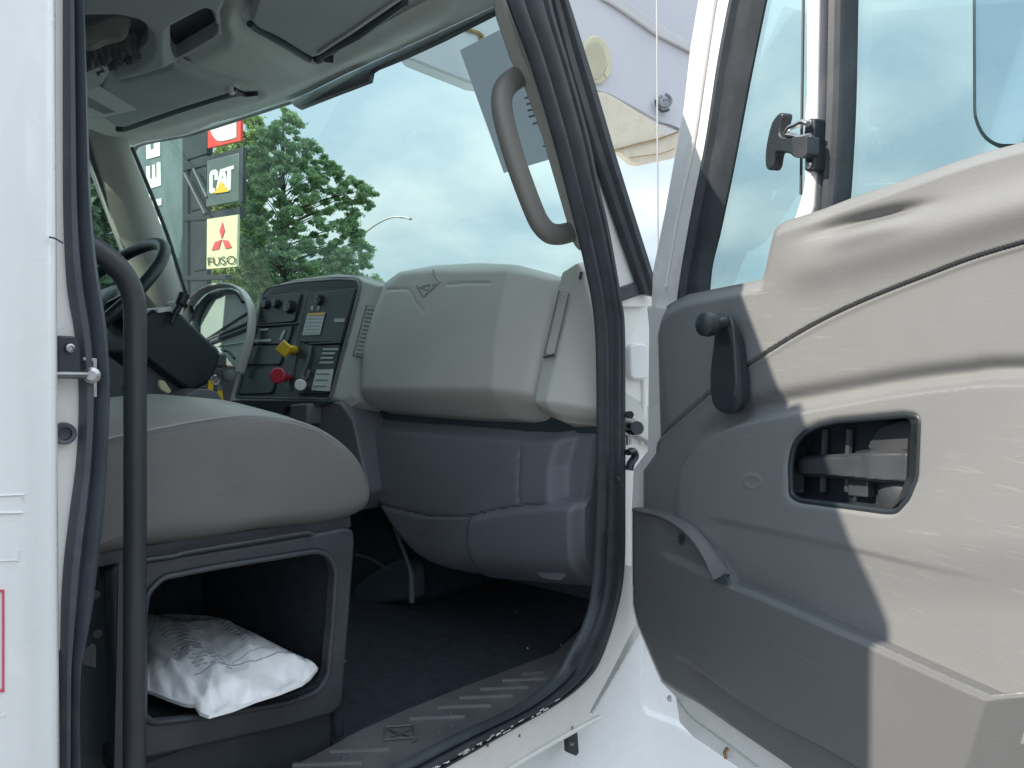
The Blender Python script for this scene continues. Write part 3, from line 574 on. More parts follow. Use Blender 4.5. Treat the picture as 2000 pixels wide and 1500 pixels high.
# steering column shroud, stalk, wheel
CP = PY(2.02)
sc = slab('steering_column', roundpoly([(280, 620), (300, 604), (340, 602), (352, 608), (430, 688), (431, 700), (416, 742), (404, 752), (372, 764), (330, 735), (272, 690)], 8), CP, .20, M['black'], truck, .012, seg=3)
slab('column_top_cover', roundpoly([(306, 604), (330, 598), (352, 604), (366, 600), (362, 586), (372, 584), (356, 616), (330, 608), (308, 612)], 4), PY(2.01), .1, M['pale'], sc, .004)
tube('turn_signal_stalk', PY(2.0).pts([(334, 632), (344, 610), (352, 594), (360, 574)]), .010, M['black'], sc, taper=[.6]*5+[.8]*5+[1.3]*6)
slab('column_cover_low', roundpoly([(300, 700), (330, 740), (372, 764), (402, 752), (440, 788), (450, 800), (300, 800), (270, 760)], 6), PY(2.06), .1, M['dash_dark'], sc, .008)
slab('tilt_lever', roundpoly([(312, 742), (322, 744), (336, 764), (330, 770), (314, 762), (310, 754)], 3), PY(2.0), .01, mat('lever_cream', (.7, .6, .36), .5), sc, .003)
slab('column_boot', smoothpoly([(346, 792), (366, 770), (392, 760), (420, 764), (436, 782), (452, 802), (400, 812), (350, 806)], 4), PY(1.95), .12, M['dash_dark'], sc, .012, seg=3)
Wc = PY(2.2).at(178, 590); wdir = unit((.70, 0, .714)); lat = np.array([0, -1., 0])
rim = [Wc+.222*(math.cos(a)*lat+math.sin(a)*wdir) for a in np.linspace(0, 2*math.pi, 64, endpoint=False)]
sw = tube('steering_wheel', rim, .0155, M['black'], truck, closed=True, sm=0, n=14)
wn = np.cross(lat, wdir); wn = wn if wn[0] < 0 else -wn
lathe('hub', [(0, -.06), (.05, -.06), (.07, -.03), (.075, -.01), (.05, 0), (0, 0)], Wc, wn, M['black'], sw)
for a in (0.15, math.pi-.15, -math.pi/2): tube('spoke', [Wc-wn*.02+.05*(math.cos(a)*lat+math.sin(a)*wdir), Wc-wn*.01+.14*(math.cos(a)*lat+math.sin(a)*wdir), Wc+.218*(math.cos(a)*lat+math.sin(a)*wdir)], .013, M['black'], sw, ry=.007)
# keys hanging in the ignition
kr = thing('key_ring', 'small ignition keys with yellow tags hanging by the steering column', 'keys', tuple(CP.at(425, 740)))
KP = PY(1.98)
slab('key_tag', roundpoly([(408, 742), (418, 744), (416, 764), (406, 762)], 2), KP, .004, M['yellow'], kr, .001)
slab('key_tag', roundpoly([(424, 764), (434, 760), (437, 784), (428, 782)], 2), KP, .004, M['yellow'], kr, .001)
slab('key', roundpoly([(418, 730), (432, 738), (430, 756), (416, 750)], 4), KP, .003, M['steel'], kr, .001)
slab('key', roundpoly([(426, 752), (436, 756), (434, 764), (424, 762)], 2), KP, .003, M['steel'], kr, .001)
tube('ring', [KP.at(420, 742)+.011*np.array([math.cos(a), 0, math.sin(a)]) for a in np.linspace(0, 6.283, 20, endpoint=False)], .0012, M['steel'], kr, closed=True, sm=0, n=6)
lathe('ignition_barrel', [(0, 0), (.016, 0), (.016, .02), (.008, .024), (0, .024)], PY(2.04).at(446, 735), (-.4, -1, .1), M['dash_dark'], ins, 16)

# ================= companion seat
y0 = 1.10; SP = PY(1.135)
side = smoothpoly([(60, 900), (120, 878), (200, 858), (283, 841), (380, 822), (470, 812), (550, 818), (612, 836), (660, 865), (694, 900), (711, 938), (714, 968), (704, 994), (676, 1010), (640, 1018), (560, 1028), (400, 1050), (280, 1068), (190, 1082), (60, 1100)], 5, keep=(0, 19))
SQ = SP.pts(side); cz = -.20; K = len(SQ)
tg = np.roll(SQ, -1, 0)-np.roll(SQ, 1, 0); tg /= np.linalg.norm(tg, axis=1)[:, None]; nr = np.stack([tg[:, 2], tg[:, 1]*0, -tg[:, 0]], 1)
cc = SQ.mean(0); sg = np.sign(((SQ-cc)*nr).sum(1).mean()); nr *= sg
wt = np.where(nr[:, 2] > .2, .30+.7*np.clip((nr[:, 0]-.35)/.4, 0, 1), 1.0); wt = np.where(SQ[:, 0] < SQ[:, 0].min()+.02, 0, wt)
vs, fs_ = [], []
secs = [(.003, .026, 0), (.006, .019, 0), (.012, .011, 0), (.020, .005, 0), (.030, .001, .0), (.040, 0, .002), (.07, 0, .012), (.16, 0, .024), (.30, 0, .026), (.44, .004, .014), (.48, .014, .004), (.50, .05, 0)]
for dy, ins_, hump in secs:
    for k in range(K):
        q = SQ[k]-nr[k]*ins_*wt[k]; q[1] = y0+dy
        if q[2] > cz: q[2] += hump*S((.5-(abs(q[0]-.45)/.55)**2)+.5)
        q[2] += .0012*math.sin(q[0]*37+dy*60)*(ins_ > 0)
        vs.append(q)
for i in range(len(secs)-1):
    for k in range(K): fs_.append((i*K+k, i*K+(k+1) % K, (i+1)*K+(k+1) % K, (i+1)*K+k))
c0 = np.array(vs[:K]).mean(0); prev = 0
for sc0, dy in ((.9, .0025), (.75, .002), (.5, .002), (.25, .002)):
    b0 = len(vs)
    for k in range(K): q = c0+(vs[k]-c0)*sc0; q[1] = y0+dy+.0008*math.sin(q[0]*21+q[2]*30); vs.append(q)
    for k in range(K): fs_.append((prev+k, prev+(k+1) % K, b0+(k+1) % K, b0+k))
    prev = b0
vs.append(c0*[1, 0, 1]+[0, y0+.002, 0]); fs_ += [(prev+k, prev+(k+1) % K, len(vs)-1) for k in range(K)]
fs_ += [tuple((len(secs)-1)*K+k for k in range(K))]
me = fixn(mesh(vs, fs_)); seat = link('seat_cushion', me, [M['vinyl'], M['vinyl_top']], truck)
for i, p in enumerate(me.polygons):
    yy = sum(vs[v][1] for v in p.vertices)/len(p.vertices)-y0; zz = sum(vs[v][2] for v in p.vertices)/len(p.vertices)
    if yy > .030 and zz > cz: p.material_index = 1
tube('piping', [tuple((SQ[k]-nr[k]*.001*wt[k])*[1, 0, 1]+[0, y0+.031, 0]) for k in range(2, 52)], .0028, M['vinyl_top'], seat, n=8, sm=0)
slab('cushion_skirt', roundpoly([(60, 1098), (190, 1080), (400, 1048), (560, 1026), (655, 1010), (684, 1000), (686, 1030), (600, 1045), (300, 1090), (60, 1130)], 3), PY(1.125), .45, M['frame'], seat, .004)
tube('slide_rail', PY(1.112).pts([(284, 1094), (340, 1086), (360, 1080), (600, 1040), (612, 1044)]), .003, M['frame'], seat, sm=0)
FPl = PY(1.115)
outer = roundpoly([(218, 1118), (232, 1104), (560, 1054), (676, 1030), (692, 1036), (694, 1060), (684, 1200), (670, 1376), (650, 1396), (560, 1422), (280, 1486), (240, 1494), (226, 1480)], 8)
inner = roundpoly([(288, 1158), (318, 1128), (420, 1108), (620, 1076), (646, 1086), (656, 1112), (650, 1210), (641, 1318), (620, 1352), (560, 1374), (420, 1398), (300, 1412), (282, 1400), (282, 1200)], 14)
sb = slab('seat_base', outer, FPl, .025, M['frame'], truck, .006, holes=[inner], seg=3)
tube('base_edge', FPl.off(.002).pts(inner), .004, M['frame'], sb, closed=True, sm=0, n=8)
def P2(x, y, Y): p = PY(Y).at(x, y); return p
xa, xb = P2(226, 1300, 1.115)[0], P2(685, 1200, 1.115)[0]
box('base_back', (xa, 1.56, -.62), (xb, 1.60, -.26), M['carpet'], sb)
box('base_front', (xb-.022, 1.13, -.62), (xb-.002, 1.56, -.27), M['carpet'], sb)
box('base_floor', (xa, 1.12, -.545), (xb-.02, 1.56, -.515), M['carpet'], sb)
box('base_top', (xa, 1.14, -.29), (xb-.02, 1.56, -.262), M['carpet'], sb)
box('base_plinth', (xa-.05, 1.14, -.64), (xb-.02, 1.58, -.55), M['frame'], sb)
# dark trim and belt hardware between pillar and seat base
bt = slab('belt_anchor_trim', smoothpoly([(150, 1560), (152, 1320), (160, 1230), (178, 1140), (196, 1090), (236, 1080), (240, 1560)], 4, keep=(0, 5, 6)), PY(1.16), .2, M['panel'], truck, .006)
slab('belt_anchor', roundpoly([(152, 1300), (156, 1276), (182, 1256), (188, 1262), (188, 1306), (170, 1300), (160, 1296)], 4), PY(1.10), .02, M['frame'], bt, .003)
lathe('bolt_head', [(0, 0), (.007, 0), (.006, .005), (0, .005)], PY(1.14).at(186, 1160), (-.3, -1, 0), M['frame'], bt, 8)
lathe('bolt_head', [(0, 0), (.007, 0), (.006, .005), (0, .005)], PY(1.14).at(190, 1236), (-.3, -1, 0), M['frame'], bt, 8)
slab('guide_strip', [(148, 1380), (156, 1376), (160, 1560), (150, 1560)], PY(1.0), .01, M['frame'], bt, .001)
slab('belt_webbing', [(232, 1100), (246, 1096), (240, 1560), (222, 1560)], PY(1.10), .003, M['frame'], bt, 0)

# ================= sill plate
ZS = PZ(-.612)
sill = slab('sill_plate', [(470, 1556), (560, 1502), (700, 1426), (790, 1386), (900, 1342), (1000, 1304), (1082, 1274), (1120, 1240), (1160, 1200), (1164, 1240), (1134, 1296), (1100, 1346), (1012, 1404), (890, 1462), (750, 1534), (600, 1600)], ZS, .02, M['sill'], truck, .003)
for (x0, x1, y) in ((1018, 1060, 1316), (980, 1068, 1328), (938, 1032, 1345), (896, 1002, 1362), (854, 960, 1381), (800, 908, 1403), (644, 760, 1467), (572, 708, 1493)):
    tube('tread_rib', ZS.pts([(x0, y+2), ((x0+x1)/2, y), (x1, y-2)]), .0042, M['sill'], sill, sm=0, n=8)
EM = ZS.off(.002)
link('sill_emblem', fixn(mesh(*join([sweep(EM.pts(l).tolist(), .002, n=6) for l in ([(752, 1420), (806, 1416), (812, 1440), (750, 1445), (752, 1420)], [(760, 1424), (780, 1434), (800, 1424)], [(766, 1440), (782, 1430), (798, 1438)], [(812, 1442), (806, 1450)])]))), M['sill'], sill)
for x, y in ((880, 1392), (672, 1479), (856, 1429), (882, 1417), (1052, 1313)): lathe('rivet', [(0, 0), (.005, 0), (.004, .002), (0, .003)], ZS.at(x, y), (0, 0, 1), M['rubber_grey'], sill, 10)
for k in range(6):                                             # crumbs of grit on the mat and the sill
    x, y = random.uniform(560, 1120), random.uniform(1180, 1360)
    if k == 0: v = []
    p = PZ(-.633 if y < 1300 else -.633).at(x, y); r = random.uniform(.001, .0028); v.append((list(p+r*np.array([[1, 0, 0], [-.5, .8, 0], [-.5, -.8, 0], [0, 0, 1.]])), [(0, 1, 2), (0, 1, 3), (1, 2, 3), (2, 0, 3)]))
gr = link('grit_crumbs', mesh(*join(v)), M['label'], None); tag(gr, 'pale grit crumbs scattered over the dark cab floor mat', None, None, 'stuff')

# ================= passenger door, swung open
th = math.radians(61); dv = np.array([-math.cos(th), -math.sin(th), 0]); dn = unit(np.cross(dv, (0, 0, 1)))
DD = Plane((1.36, .90, 0), dn)
trim = [(1234, 916), (1260, 880), (1261, 650), (1274, 616), (1286, 600), (1300, 590), (1332, 574), (1440, 552), (1474, 545), (1480, 524), (1488, 484), (1496, 452), (1504, 440), (1520, 430), (1592, 407), (1640, 388), (1744, 352), (1840, 317), (1920, 291), (2000, 270), (2120, 236), (2280, 190), (2480, 120), (2520, 160),
        (2520, 1480), (1760, 1480), (1560, 1340), (1400, 1260), (1300, 1180), (1250, 1060), (1234, 1010)]
hand = [(a+11, b+1) for a, b in roundpoly([(1549, 966), (1547, 908), (1552, 876), (1560, 858), (1578, 840), (1604, 828), (1640, 820), (1776, 808), (1799, 812), (1803, 824), (1799, 930), (1782, 972), (1758, 998), (1736, 998), (1566, 976)], 9)]
fA = fx([(1200, 930), (1234, 902), (1388, 766), (1496, 690), (1628, 614), (1800, 542), (2000, 474), (2520, 340)])
fB = fx([(1280, 1100), (1318, 990), (1330, 940), (1346, 904), (1368, 876), (1424, 832), (1480, 814), (1540, 802), (1640, 784), (1760, 763), (1880, 748), (2000, 740), (2520, 745)])
fC = fx([(1380, 1000), (1440, 1012), (1640, 1054), (1880, 1110), (2100, 1150)])
DR = np.arange(0)
def hdoor(X, Y, d):
    d, _, _ = nearest(trim, X, Y); a = Y-fA(X)
    h = .0045*S(-a/3)-.0035*np.exp(-((a-1)/2.0)**2)*S((X-1225)/20)+.0015*np.exp(-((a-8)/5)**2)
    h += .010*np.exp(-(np.clip(a-6, 0, 999)/40))*0
    # soft valley then bright lip of the big arch
    b = Y-fB(X); q = np.minimum(b, (X-1318)*1.1)
    fade = S((X-1300)/50)
    h += (.017*S((q+2)/17)-.012*np.exp(-((b+20)/18)**2)*S((X-1340)/60))*fade
    h -= .0045*S((Y-fC(X))/16)*np.clip((1950-X)/400, 0, 1)*S((X-1380)/60)
    # swell of the upper pad towards its edge
    h += .018*S(d/30)-.018
    h += .012*np.exp(-((Y-(430-(X-1700)*.27)-60)/45)**2)*S((X-1500)/120)*S(d/30)
    # scooped grab dimple
    u = (X-1705)/1.0; c = Y-(424-(X-1705)*.25+((X-1705)/150)**2*6); e = np.exp(-(np.abs(u)/92)**2.6)
    e = e*S(d/22); h -= e*.016*np.exp(-((c-1)/12)**2); h += e*.007*np.exp(-((c-32)/20)**2)
    # fold towards the hinge
    xf = 1288+(Y-600)*.11; h -= np.clip(xf-X, 0, 200)*.00030*(a < 0)
    # hollow round the handle
    dh, _, _ = nearest(hand, X, Y); h -= .005*np.exp(-(dh/6)**2)
    # moulded marks
    r = np.hypot((X-1489)/16, (Y-940)/12); h += .0012*np.exp(-((r-1)/.25)**2)
    h -= .012*S((Y-1040)/160)*S((X-1300)/60)
    return h
door = relief('passenger_door', trim, DD, hdoor, 2.6, M['tan'], truck, .006, holes=[hand])
# map pocket panel, proud of the door skin
pock = [(1230, 992), (1262, 996), (1292, 1004), (1330, 1022), (1366, 1052), (1392, 1084), (1410, 1118), (1420, 1138), (1500, 1170), (1700, 1258), (1840, 1322), (1926, 1360), (2000, 1357), (2100, 1350), (2520, 1330), (2520, 2300), (1520, 1498), (1400, 1414), (1288, 1332), (1270, 1292), (1240, 1222), (1231, 1184), (1229, 1100)]
fF = fx([(1260, 1240), (1300, 1266), (1340, 1292), (1420, 1350), (1496, 1402), (1600, 1458), (1680, 1504), (2520, 2000)])
fG = fx([(1290, 1085), (1320, 1098), (1400, 1134), (1420, 1143)])
def hpock(X, Y, d):
    h = -.007*(1-S(d/9))
    f = Y-fF(X); h += (-.010*S((f-2)/9)-.004*np.exp(-((f-4)/4)**2))*S((X-1300)/60)
    dish = S((1425-X)/30)*S((fG(X)-Y+3)/14)*S((X-1270)/60); h -= .010*dish
    xl = 1926-(Y-1360)*.30; h -= np.clip(X-xl, 0, 75)*.00042
    h += .004*np.exp(-((X-1418)/6)**2)*0
    return h
pk = relief('map_pocket', pock, DD.off(.030), hpock, 3, M['tan_low'], door, .05)
slab('pocket_notch', [(1397, 1137), (1416, 1119), (1421, 1143)], DD.off(.034), .002, M['panel'], door, 0)
band('pocket_facet', [(1250, 1000), (1292, 1009), (1328, 1029), (1358, 1058), (1381, 1095), (1396, 1134)], [(1252, 995), (1295, 1004), (1337, 1024), (1369, 1057), (1394, 1093), (1413, 1122)], DD.off(.031), [(0, .004), (.2, .006), (1, -.006)], M['tan_low'], door, 40, .012)
tube('pocket_lip', DD.off(.034).pts([(1236, 996), (1290, 1008), (1327, 1029), (1357, 1058), (1380, 1095), (1395, 1132)]), .0025, M['tan_low'], door, n=10)
lathe('trim_screw', [(0, 0), (.008, 0), (.009, .002), (.006, .004), (.003, .001), (0, .001)], DD.off(.022).at(1331, 1053), dn, M['black'], door, 14)
# inner shell of the door below and beside the trim
shell = [(1262, 598), (1266, 640), (1264, 880), (1236, 916), (1232, 1000), (1232, 1184), (1242, 1222), (1290, 1334), (1318, 1362), (1326, 1412), (1352, 1440), (1440, 1500), (1700, 1690), (2520, 2300), (2520, 300), (2000, 420), (1480, 580), (1330, 600)]
hshell = roundpoly([(1535, 990), (1530, 850), (1600, 800), (1810, 790), (1812, 960), (1770, 1012), (1560, 1000)], 12)
sh = slab('door_shell', shell, DD.off(-.012), .05, M['white'], door, .004, holes=[hshell])
tube('shell_fold', DD.off(-.010).pts([(1322, 1366), (1346, 1400), (1400, 1440), (1480, 1500)]), .002, M['jamb'], door)
tube('trim_clip', DD.off(-.006).pts([(1420, 1462), (1415, 1470), (1418, 1482)]), .0028, M['rust'], door, n=8)
lathe('trim_clip', [(0, 0), (.006, 0), (.005, .004), (0, .005)], DD.off(-.010).at(1309, 1364), dn, M['pale'], door, 10)
# window frame
FR = DD.off(-.030)
wf = slab('window_frame', [(1268, 640), (1274, 528), (1298, 408), (1326, 248), (1334, 208), (1346, 96), (1362, 0), (1372, -80), (1452, -80), (1434, 0), (1410, 120), (1386, 280), (1358, 420), (1334, 562), (1330, 640)], FR, .045, M['white'], door, .005, seg=3)
tube('frame_rib', FR.off(.004).pts([(1412, -60), (1396, 0), (1376, 130), (1352, 290), (1322, 430), (1300, 560)]), .003, M['jamb'], door, n=8)
band('window_seal', [(1452, -80), (1432, 0), (1409, 120), (1385, 280), (1357, 420), (1333, 562), (1330, 600)], [(1494, -80), (1477, 0), (1445, 160), (1417, 312), (1389, 450), (1372, 522), (1366, 600)],
     FR.off(-.004), [(0, 0), (.1, .012), (.3, .014), (.4, .005), (.6, .004), (.8, -.004), (1, -.016)], M['rubber'], door, 40)
slab('window_frame_top', [(1340, -180), (2520, -420), (2520, -360), (1360, -110)], FR, .04, M['white'], door, .005)
slab('window_frame_rear', [(2440, -380), (2520, -380), (2520, 260), (2440, 260)], FR, .04, M['white'], door, .005)
slab('vent_glass', [(1440, -130), (1590, -160), (1580, 560), (1350, 600)], FR.off(-.02), .004, M['sideglass'], door, 0)
slab('door_glass', [(1640, -200), (2460, -370), (2460, 300), (1620, 460)], FR.off(-.022), .004, M['sideglass'], door, 0)
dvb = slab('window_divider', [(1573, -160), (1598, -160), (1596, 0), (1592, 225), (1590, 340), (1586, 402), (1578, 436), (1546, 436), (1554, 416), (1566, 378), (1570, 350), (1569, 240), (1574, 190)], FR.off(.006), .03, M['white'], door, .004, seg=3)
band('divider_channel', [(1598, -160), (1596, 0), (1592, 225), (1588, 340), (1586, 400), (1584, 430)], [(1656, -160), (1653, 0), (1649, 200), (1642, 340), (1638, 390), (1634, 420)], FR.off(-.010), [(0, .006), (.1, .010), (.4, .010), (.47, .006), (.5, -.004), (.72, -.006), (.76, .002), (.88, .002), (1, -.01)], M['rubber_grey'], door, 30)
band('glass_run', [(1624, -160), (1622, 0), (1618, 200), (1612, 340), (1608, 400), (1606, 430)], [(1655, -160), (1652, 0), (1648, 200), (1641, 340), (1637, 390), (1633, 420)], FR.off(-.006), [(0, .002), (.2, .008), (.5, .003), (.6, .008), (.9, .006), (1, 0)], M['rubber'], door, 30)
# vent latch: base plate, pivot block, tee handle
LP = FR.off(.02)
vl = slab('vent_latch', smoothpoly([(1519, 222), (1526, 220), (1529, 226), (1524, 246), (1523, 262), (1530, 267), (1548, 266), (1574, 268), (1578, 296), (1570, 306), (1552, 308), (1540, 300), (1520, 297), (1513, 302), (1510, 320), (1505, 331), (1498, 331), (1494, 322), (1494, 296), (1499, 266), (1507, 238)], 3), LP.off(.012), .018, M['black'], door, .004, seg=3)
slab('latch_base', roundpoly([(1572, 236), (1582, 230), (1590, 232), (1589, 330), (1582, 336), (1571, 332), (1573, 308), (1569, 300), (1569, 270)], 3), LP, .02, M['black'], door, .003)
tube('latch_spring', LP.off(.012).pts([(1534, 262), (1542, 250), (1556, 244), (1568, 238), (1578, 242)]), .004, M['steel'], door, n=8)
tube('latch_pivot', LP.off(.012).pts([(1534, 263), (1550, 265), (1562, 268), (1582, 264)]), .0032, M['steel'], door, n=8)
slab('latch_block', roundpoly([(1546, 268), (1576, 266), (1576, 300), (1566, 308), (1550, 306)], 3), LP.off(.016), .02, M['frame'], door, .003)
for y in (241, 322): lathe('screw', [(0, 0), (.0055, 0), (.004, .003), (0, .003)], LP.off(.001).at(1580, y), dn, M['steel'], door, 12)
tube('vent_gasket', FR.off(-.008).pts([(1570, -150), (1569, 0), (1566, 240), (1564, 380)]), .0022, M['rubber'], door, n=6)
# window crank
CR = DD.off(.018)
arm = smoothpoly([(1410, 614), (1424, 614), (1434, 626), (1440, 650), (1446, 706), (1450, 762), (1448, 786), (1438, 802), (1420, 808), (1402, 800), (1391, 778), (1389, 730), (1395, 676), (1402, 646), (1404, 630)], 4)
ck = relief('window_crank', arm, CR, lambda X, Y, d: .007*S(d/7)+.010*S((680-Y)/70), 2.2, M['black'], door, .010)
tube('crank_edge', CR.off(.016).pts([(1424, 618), (1431, 640), (1436, 700), (1438, 750), (1434, 774)]), .0022, M['frame'], door, n=8)
lathe('crank_knob', [(0, -.022), (.008, -.022), (.009, -.005), (.0165, .0), (.0185, .008), (.0175, .018), (.011, .024), (0, .025)], CR.off(.035).at(1391, 634), dn+np.array([0, -.25, 0]), M['black'], door)
tube('crank_pin', [CR.off(.014).at(1416, 630), CR.off(.036).at(1392, 634)], .009, M['black'], door, sm=0)
# latch handle in its recess
HB = DD.off(-.030)
hb = relief('handle_bowl', [tuple(p) for p in hand], HB, lambda X, Y, d: .030*(1-S(d/12)), 3, M['black'], door, .004)
_h = np.array(hand); hz = (DD.at(_h[:, 0], _h[:, 1])+DD.n*(hdoor(_h[:, 0], _h[:, 1], 0)-.001)[:, None]).tolist(); tube('handle_bezel', hz, .0042, M['black'], door, closed=True, sm=0, n=10)
HL = DD.off(-.010)
def hlev(X, Y, d): return .010*S(d/8)-.010*((X-1660)/110.)**2+.006*S((X-1690)/30)*S((1760-X)/50)
lv = relief('door_handle', smoothpoly([(1556, 893), (1600, 889), (1690, 884), (1704, 879), (1772, 880), (1778, 886), (1777, 942), (1766, 946), (1680, 938), (1600, 932), (1558, 930), (1552, 912)], 3), HL, hlev, 2.4, M['frame'], door, .016)
slab('handle_shield', smoothpoly([(1698, 880), (1704, 852), (1716, 836), (1736, 826), (1772, 820), (1786, 822), (1788, 840), (1780, 880)], 3), HL.off(-.006), .012, M['frame'], door, .003, seg=3)
slab('lock_button', roundpoly([(1656, 934), (1694, 938), (1694, 972), (1656, 968)], 3), HL.off(-.006), .014, M['frame'], door, .002)
lathe('lock_dome', [(0, -.01), (.026, -.01), (.024, .004), (.014, .010), (0, .012)], HL.off(-.014).at(1748, 966), dn, M['frame'], door)
for x in (1612, 1660): tube('bowl_rib', HB.off(.006).pts([(x, 838), (x-2, 890), (x-4, 960)]), .005, M['frame'], door, sm=0, n=8)
# mirror outside, beyond the glass
MP = Plane(DD.off(-.30).p, unit(dn+np.array([0, -.06, .25])))
mo = roundpoly([(1898, -260), (2200, -260), (2200, 288), (1945, 288), (1918, 270), (1900, 232)], [10, 10, 30, 30, 18, 30], 6)
mi = roundpoly([(1905, -252), (2193, -252), (2193, 281), (1948, 281), (1924, 264), (1907, 230)], [10, 10, 30, 28, 16, 30], 6)
mr = slab('mirror_housing', mo, MP, .05, M['black'], door, .006, seg=3)
slab('mirror_glass', mi, MP, .003, M['mirror'], door, 0, lift=.002)
tube('mirror_arm', [MP.off(-.05).at(2100, 290), DD.off(-.1).at(2120, 420), DD.off(-.03).at(2120, 520)], .014, M['black'], door)

# ================= bag in the seat base
bag_out = [(262, 1196), (300, 1196), (340, 1199), (400, 1202), (432, 1207), (500, 1238), (560, 1269), (600, 1288), (621, 1303), (606, 1322), (590, 1334), (545, 1352), (500, 1366), (455, 1384), (408, 1397), (390, 1392), (380, 1380), (366, 1376), (330, 1364), (300, 1352), (262, 1340)]
def hbag(X, Y, d):
    h = .016*S(d/34)+.016*S((d-6)/60)
    w = S(d/10); tri = lambda t: np.arcsin(np.sin(t))*.637; rid = lambda t: (1-np.abs(tri(t)))**2
    h += w*(.0042*tri((X*.55-Y)*.062+1.5*tri(X*.021+Y*.013))+.0055*rid((X+Y*1.3)*.020+.9*tri(Y*.045-X*.012))-.004*rid((X*.8-Y*1.7)*.027+1.1*tri(X*.031))+.0016*tri(X*.17+Y*.09)*tri(Y*.11-X*.04))
    # fold from front-left corner up
    f = np.abs((Y-1385)-(X-395)*.93)/1.37; h += .007*np.exp(-(f/8)**2)*S((404-X)/30)
    # pleats along the front
    h += .004*np.abs(np.sin(X*.075))*S((30-d)/25)*S(d/4)*(Y > 1290)
    return h
BZ = PZ(-.485)
bag = relief('plastic_bag', bag_out, BZ, hbag, 2.5, M['bag'], None, .005)
tag(bag, 'crumpled white printed plastic bag lying inside the black seat base', 'bag')
# printed lines on the bag follow its surface
def bagline(pts, r):
    a = np.array(smoothpoly(pts, 6, False)); d, _, _ = nearest(bag_out, a[:, 0], a[:, 1]); P = BZ.at(a[:, 0], a[:, 1])+BZ.n*(hbag(a[:, 0], a[:, 1], d)+.0006)[:, None]
    return sweep(P.tolist(), r*1.9, .0005, n=5)
ln = []
for k, o in enumerate((0, 14)): ln.append(bagline([(284, 1248+o), (325, 1238+o), (350, 1243+o), (385, 1247+o), (412, 1238+o), (438, 1232+o)], .0014))
for k in range(7): ln.append(bagline([(312+k*5, 1268+k*7), (335+k*5, 1263+k*7), (372+k*5, 1272+k*7), (395+k*4, 1268+k*6)], .0008))
for k in range(9): ln.append(bagline([(432+k*5, 1246+k*6), (446+k*5, 1236+k*6), (460+k*5, 1232+k*7)], .0009))
ln.append(bagline([(380, 1344), (430, 1338), (500, 1322), (560, 1302), (605, 1294)], .0009))
ln.append(bagline([(400, 1322), (440, 1316), (470, 1306), (500, 1302)], .0006)); ln.append(bagline([(455, 1330), (490, 1312), (540, 1296)], .0006))
for k in range(8):
    for j in range(5):
        x = 332+k*3.2+j*15+k*4; y = 1298+k*5+j*1.5
        if random.random() < .8: ln.append(bagline([(x, y), (x+random.uniform(5, 11), y+random.uniform(-1, 1.5))], .0011))
for x, y in ((314, 1210), (330, 1211), (345, 1213), (360, 1212), (376, 1211), (318, 1221), (330, 1223)): ln.append(bagline([(x, y-3), (x+5, y), (x+10, y-2)], .0024))
link('printing', fixn(mesh(*join(ln))), mat('print_ink', (.34, .36, .40), .5), bag)
pz = BZ.at(565, 1292)+BZ.n*.016; lathe('punched_hole', [(0, 0), (.0028, 0), (.0028, .0016), (0, .0016)], pz, (0, 0, 1), M['black_ink'], bag, 10)

# ================= sheet of paper taped inside the windshield
WQ = WS.off(.010)
pp = slab('paper_notice', [(898, 98), (1004, 44), (1060, 14), (1150, 290), (1085, 308), (984, 338)], WQ, .0008, M['paper'], None, 0)
tag(pp, 'grey sheet of paper stuck to the windshield behind the tan grab handle', 'paper')
for k, (x, y, w) in enumerate(((1024, 190, 18), (1028, 202, 16), (1030, 214, 22), (1032, 226, 24), (1040, 240, 22), (1060, 284, 16))):
    slab('print_line', [(x, y), (x+w, y-4), (x+w+1, y-1), (x+1, y+4)], WQ, .0003, M['pale_ink'] if False else M['grey_ink'], pp, 0, lift=.0012)
slab('print_line', roundpoly([(998, 84), (1006, 78), (1010, 90), (1004, 101), (996, 96)], 3), WQ, .0003, M['grey_ink'], pp, 0, lift=.0012)

# ================= lift bucket above the bonnet
bk = thing('lift_bucket', 'white fibreglass aerial lift bucket with a yellow oval cover above the bonnet', 'lift bucket', (2.6, 1.9, .6))
BP = Plane((2.3, 1.75, .8), (-.35, -.94, 0))
bwall = [(787, 112), (900, 157), (940, 173), (1060, 190), (1150, 176), (1195, 190), (1250, 220), (1286, 240), (1330, 258), (1366, 276), (1400, 160), (1430, 0), (1470, -500), (700, -500), (740, 60)]
link('bucket_wall', prism3([BP.pts(bwall)], (.55, .62, .25)), M['fibre'], bk, .01)
slab('upper_rim', [(1180, -20), (1212, -8), (1290, 50), (1350, 84), (1380, 96), (1380, 116), (1350, 102), (1284, 68), (1206, 14), (1170, -8)], BP, .012, mat('rim_grey', (.58, .57, .57), .5, var=.08), bk, .004, lift=.014)
slab('lower_lip', smoothpoly([(1120, 168), (1162, 178), (1190, 184), (1250, 220), (1284, 246), (1300, 262), (1292, 272), (1240, 284), (1194, 296), (1140, 300), (1110, 230)], 3), BP, .03, M['fibre_lip'], bk, .006, lift=.012)
slab('torn_edge', roundpoly([(1190, 297), (1240, 283), (1290, 271), (1328, 258), (1330, 300), (1318, 308), (1250, 322), (1236, 318), (1212, 298)], 6), BP, .03, M['fibre_lip'], bk, .006, lift=.006)
tube('crack', BP.off(.016).pts([(1150, 302), (1194, 295), (1240, 282), (1290, 270), (1328, 256)]), .0032, M['rust'], bk, n=6)
tube('crack', BP.off(.016).pts([(1230, 308), (1260, 304), (1290, 300), (1318, 290)]), .0018, M['rust'], bk, n=6)
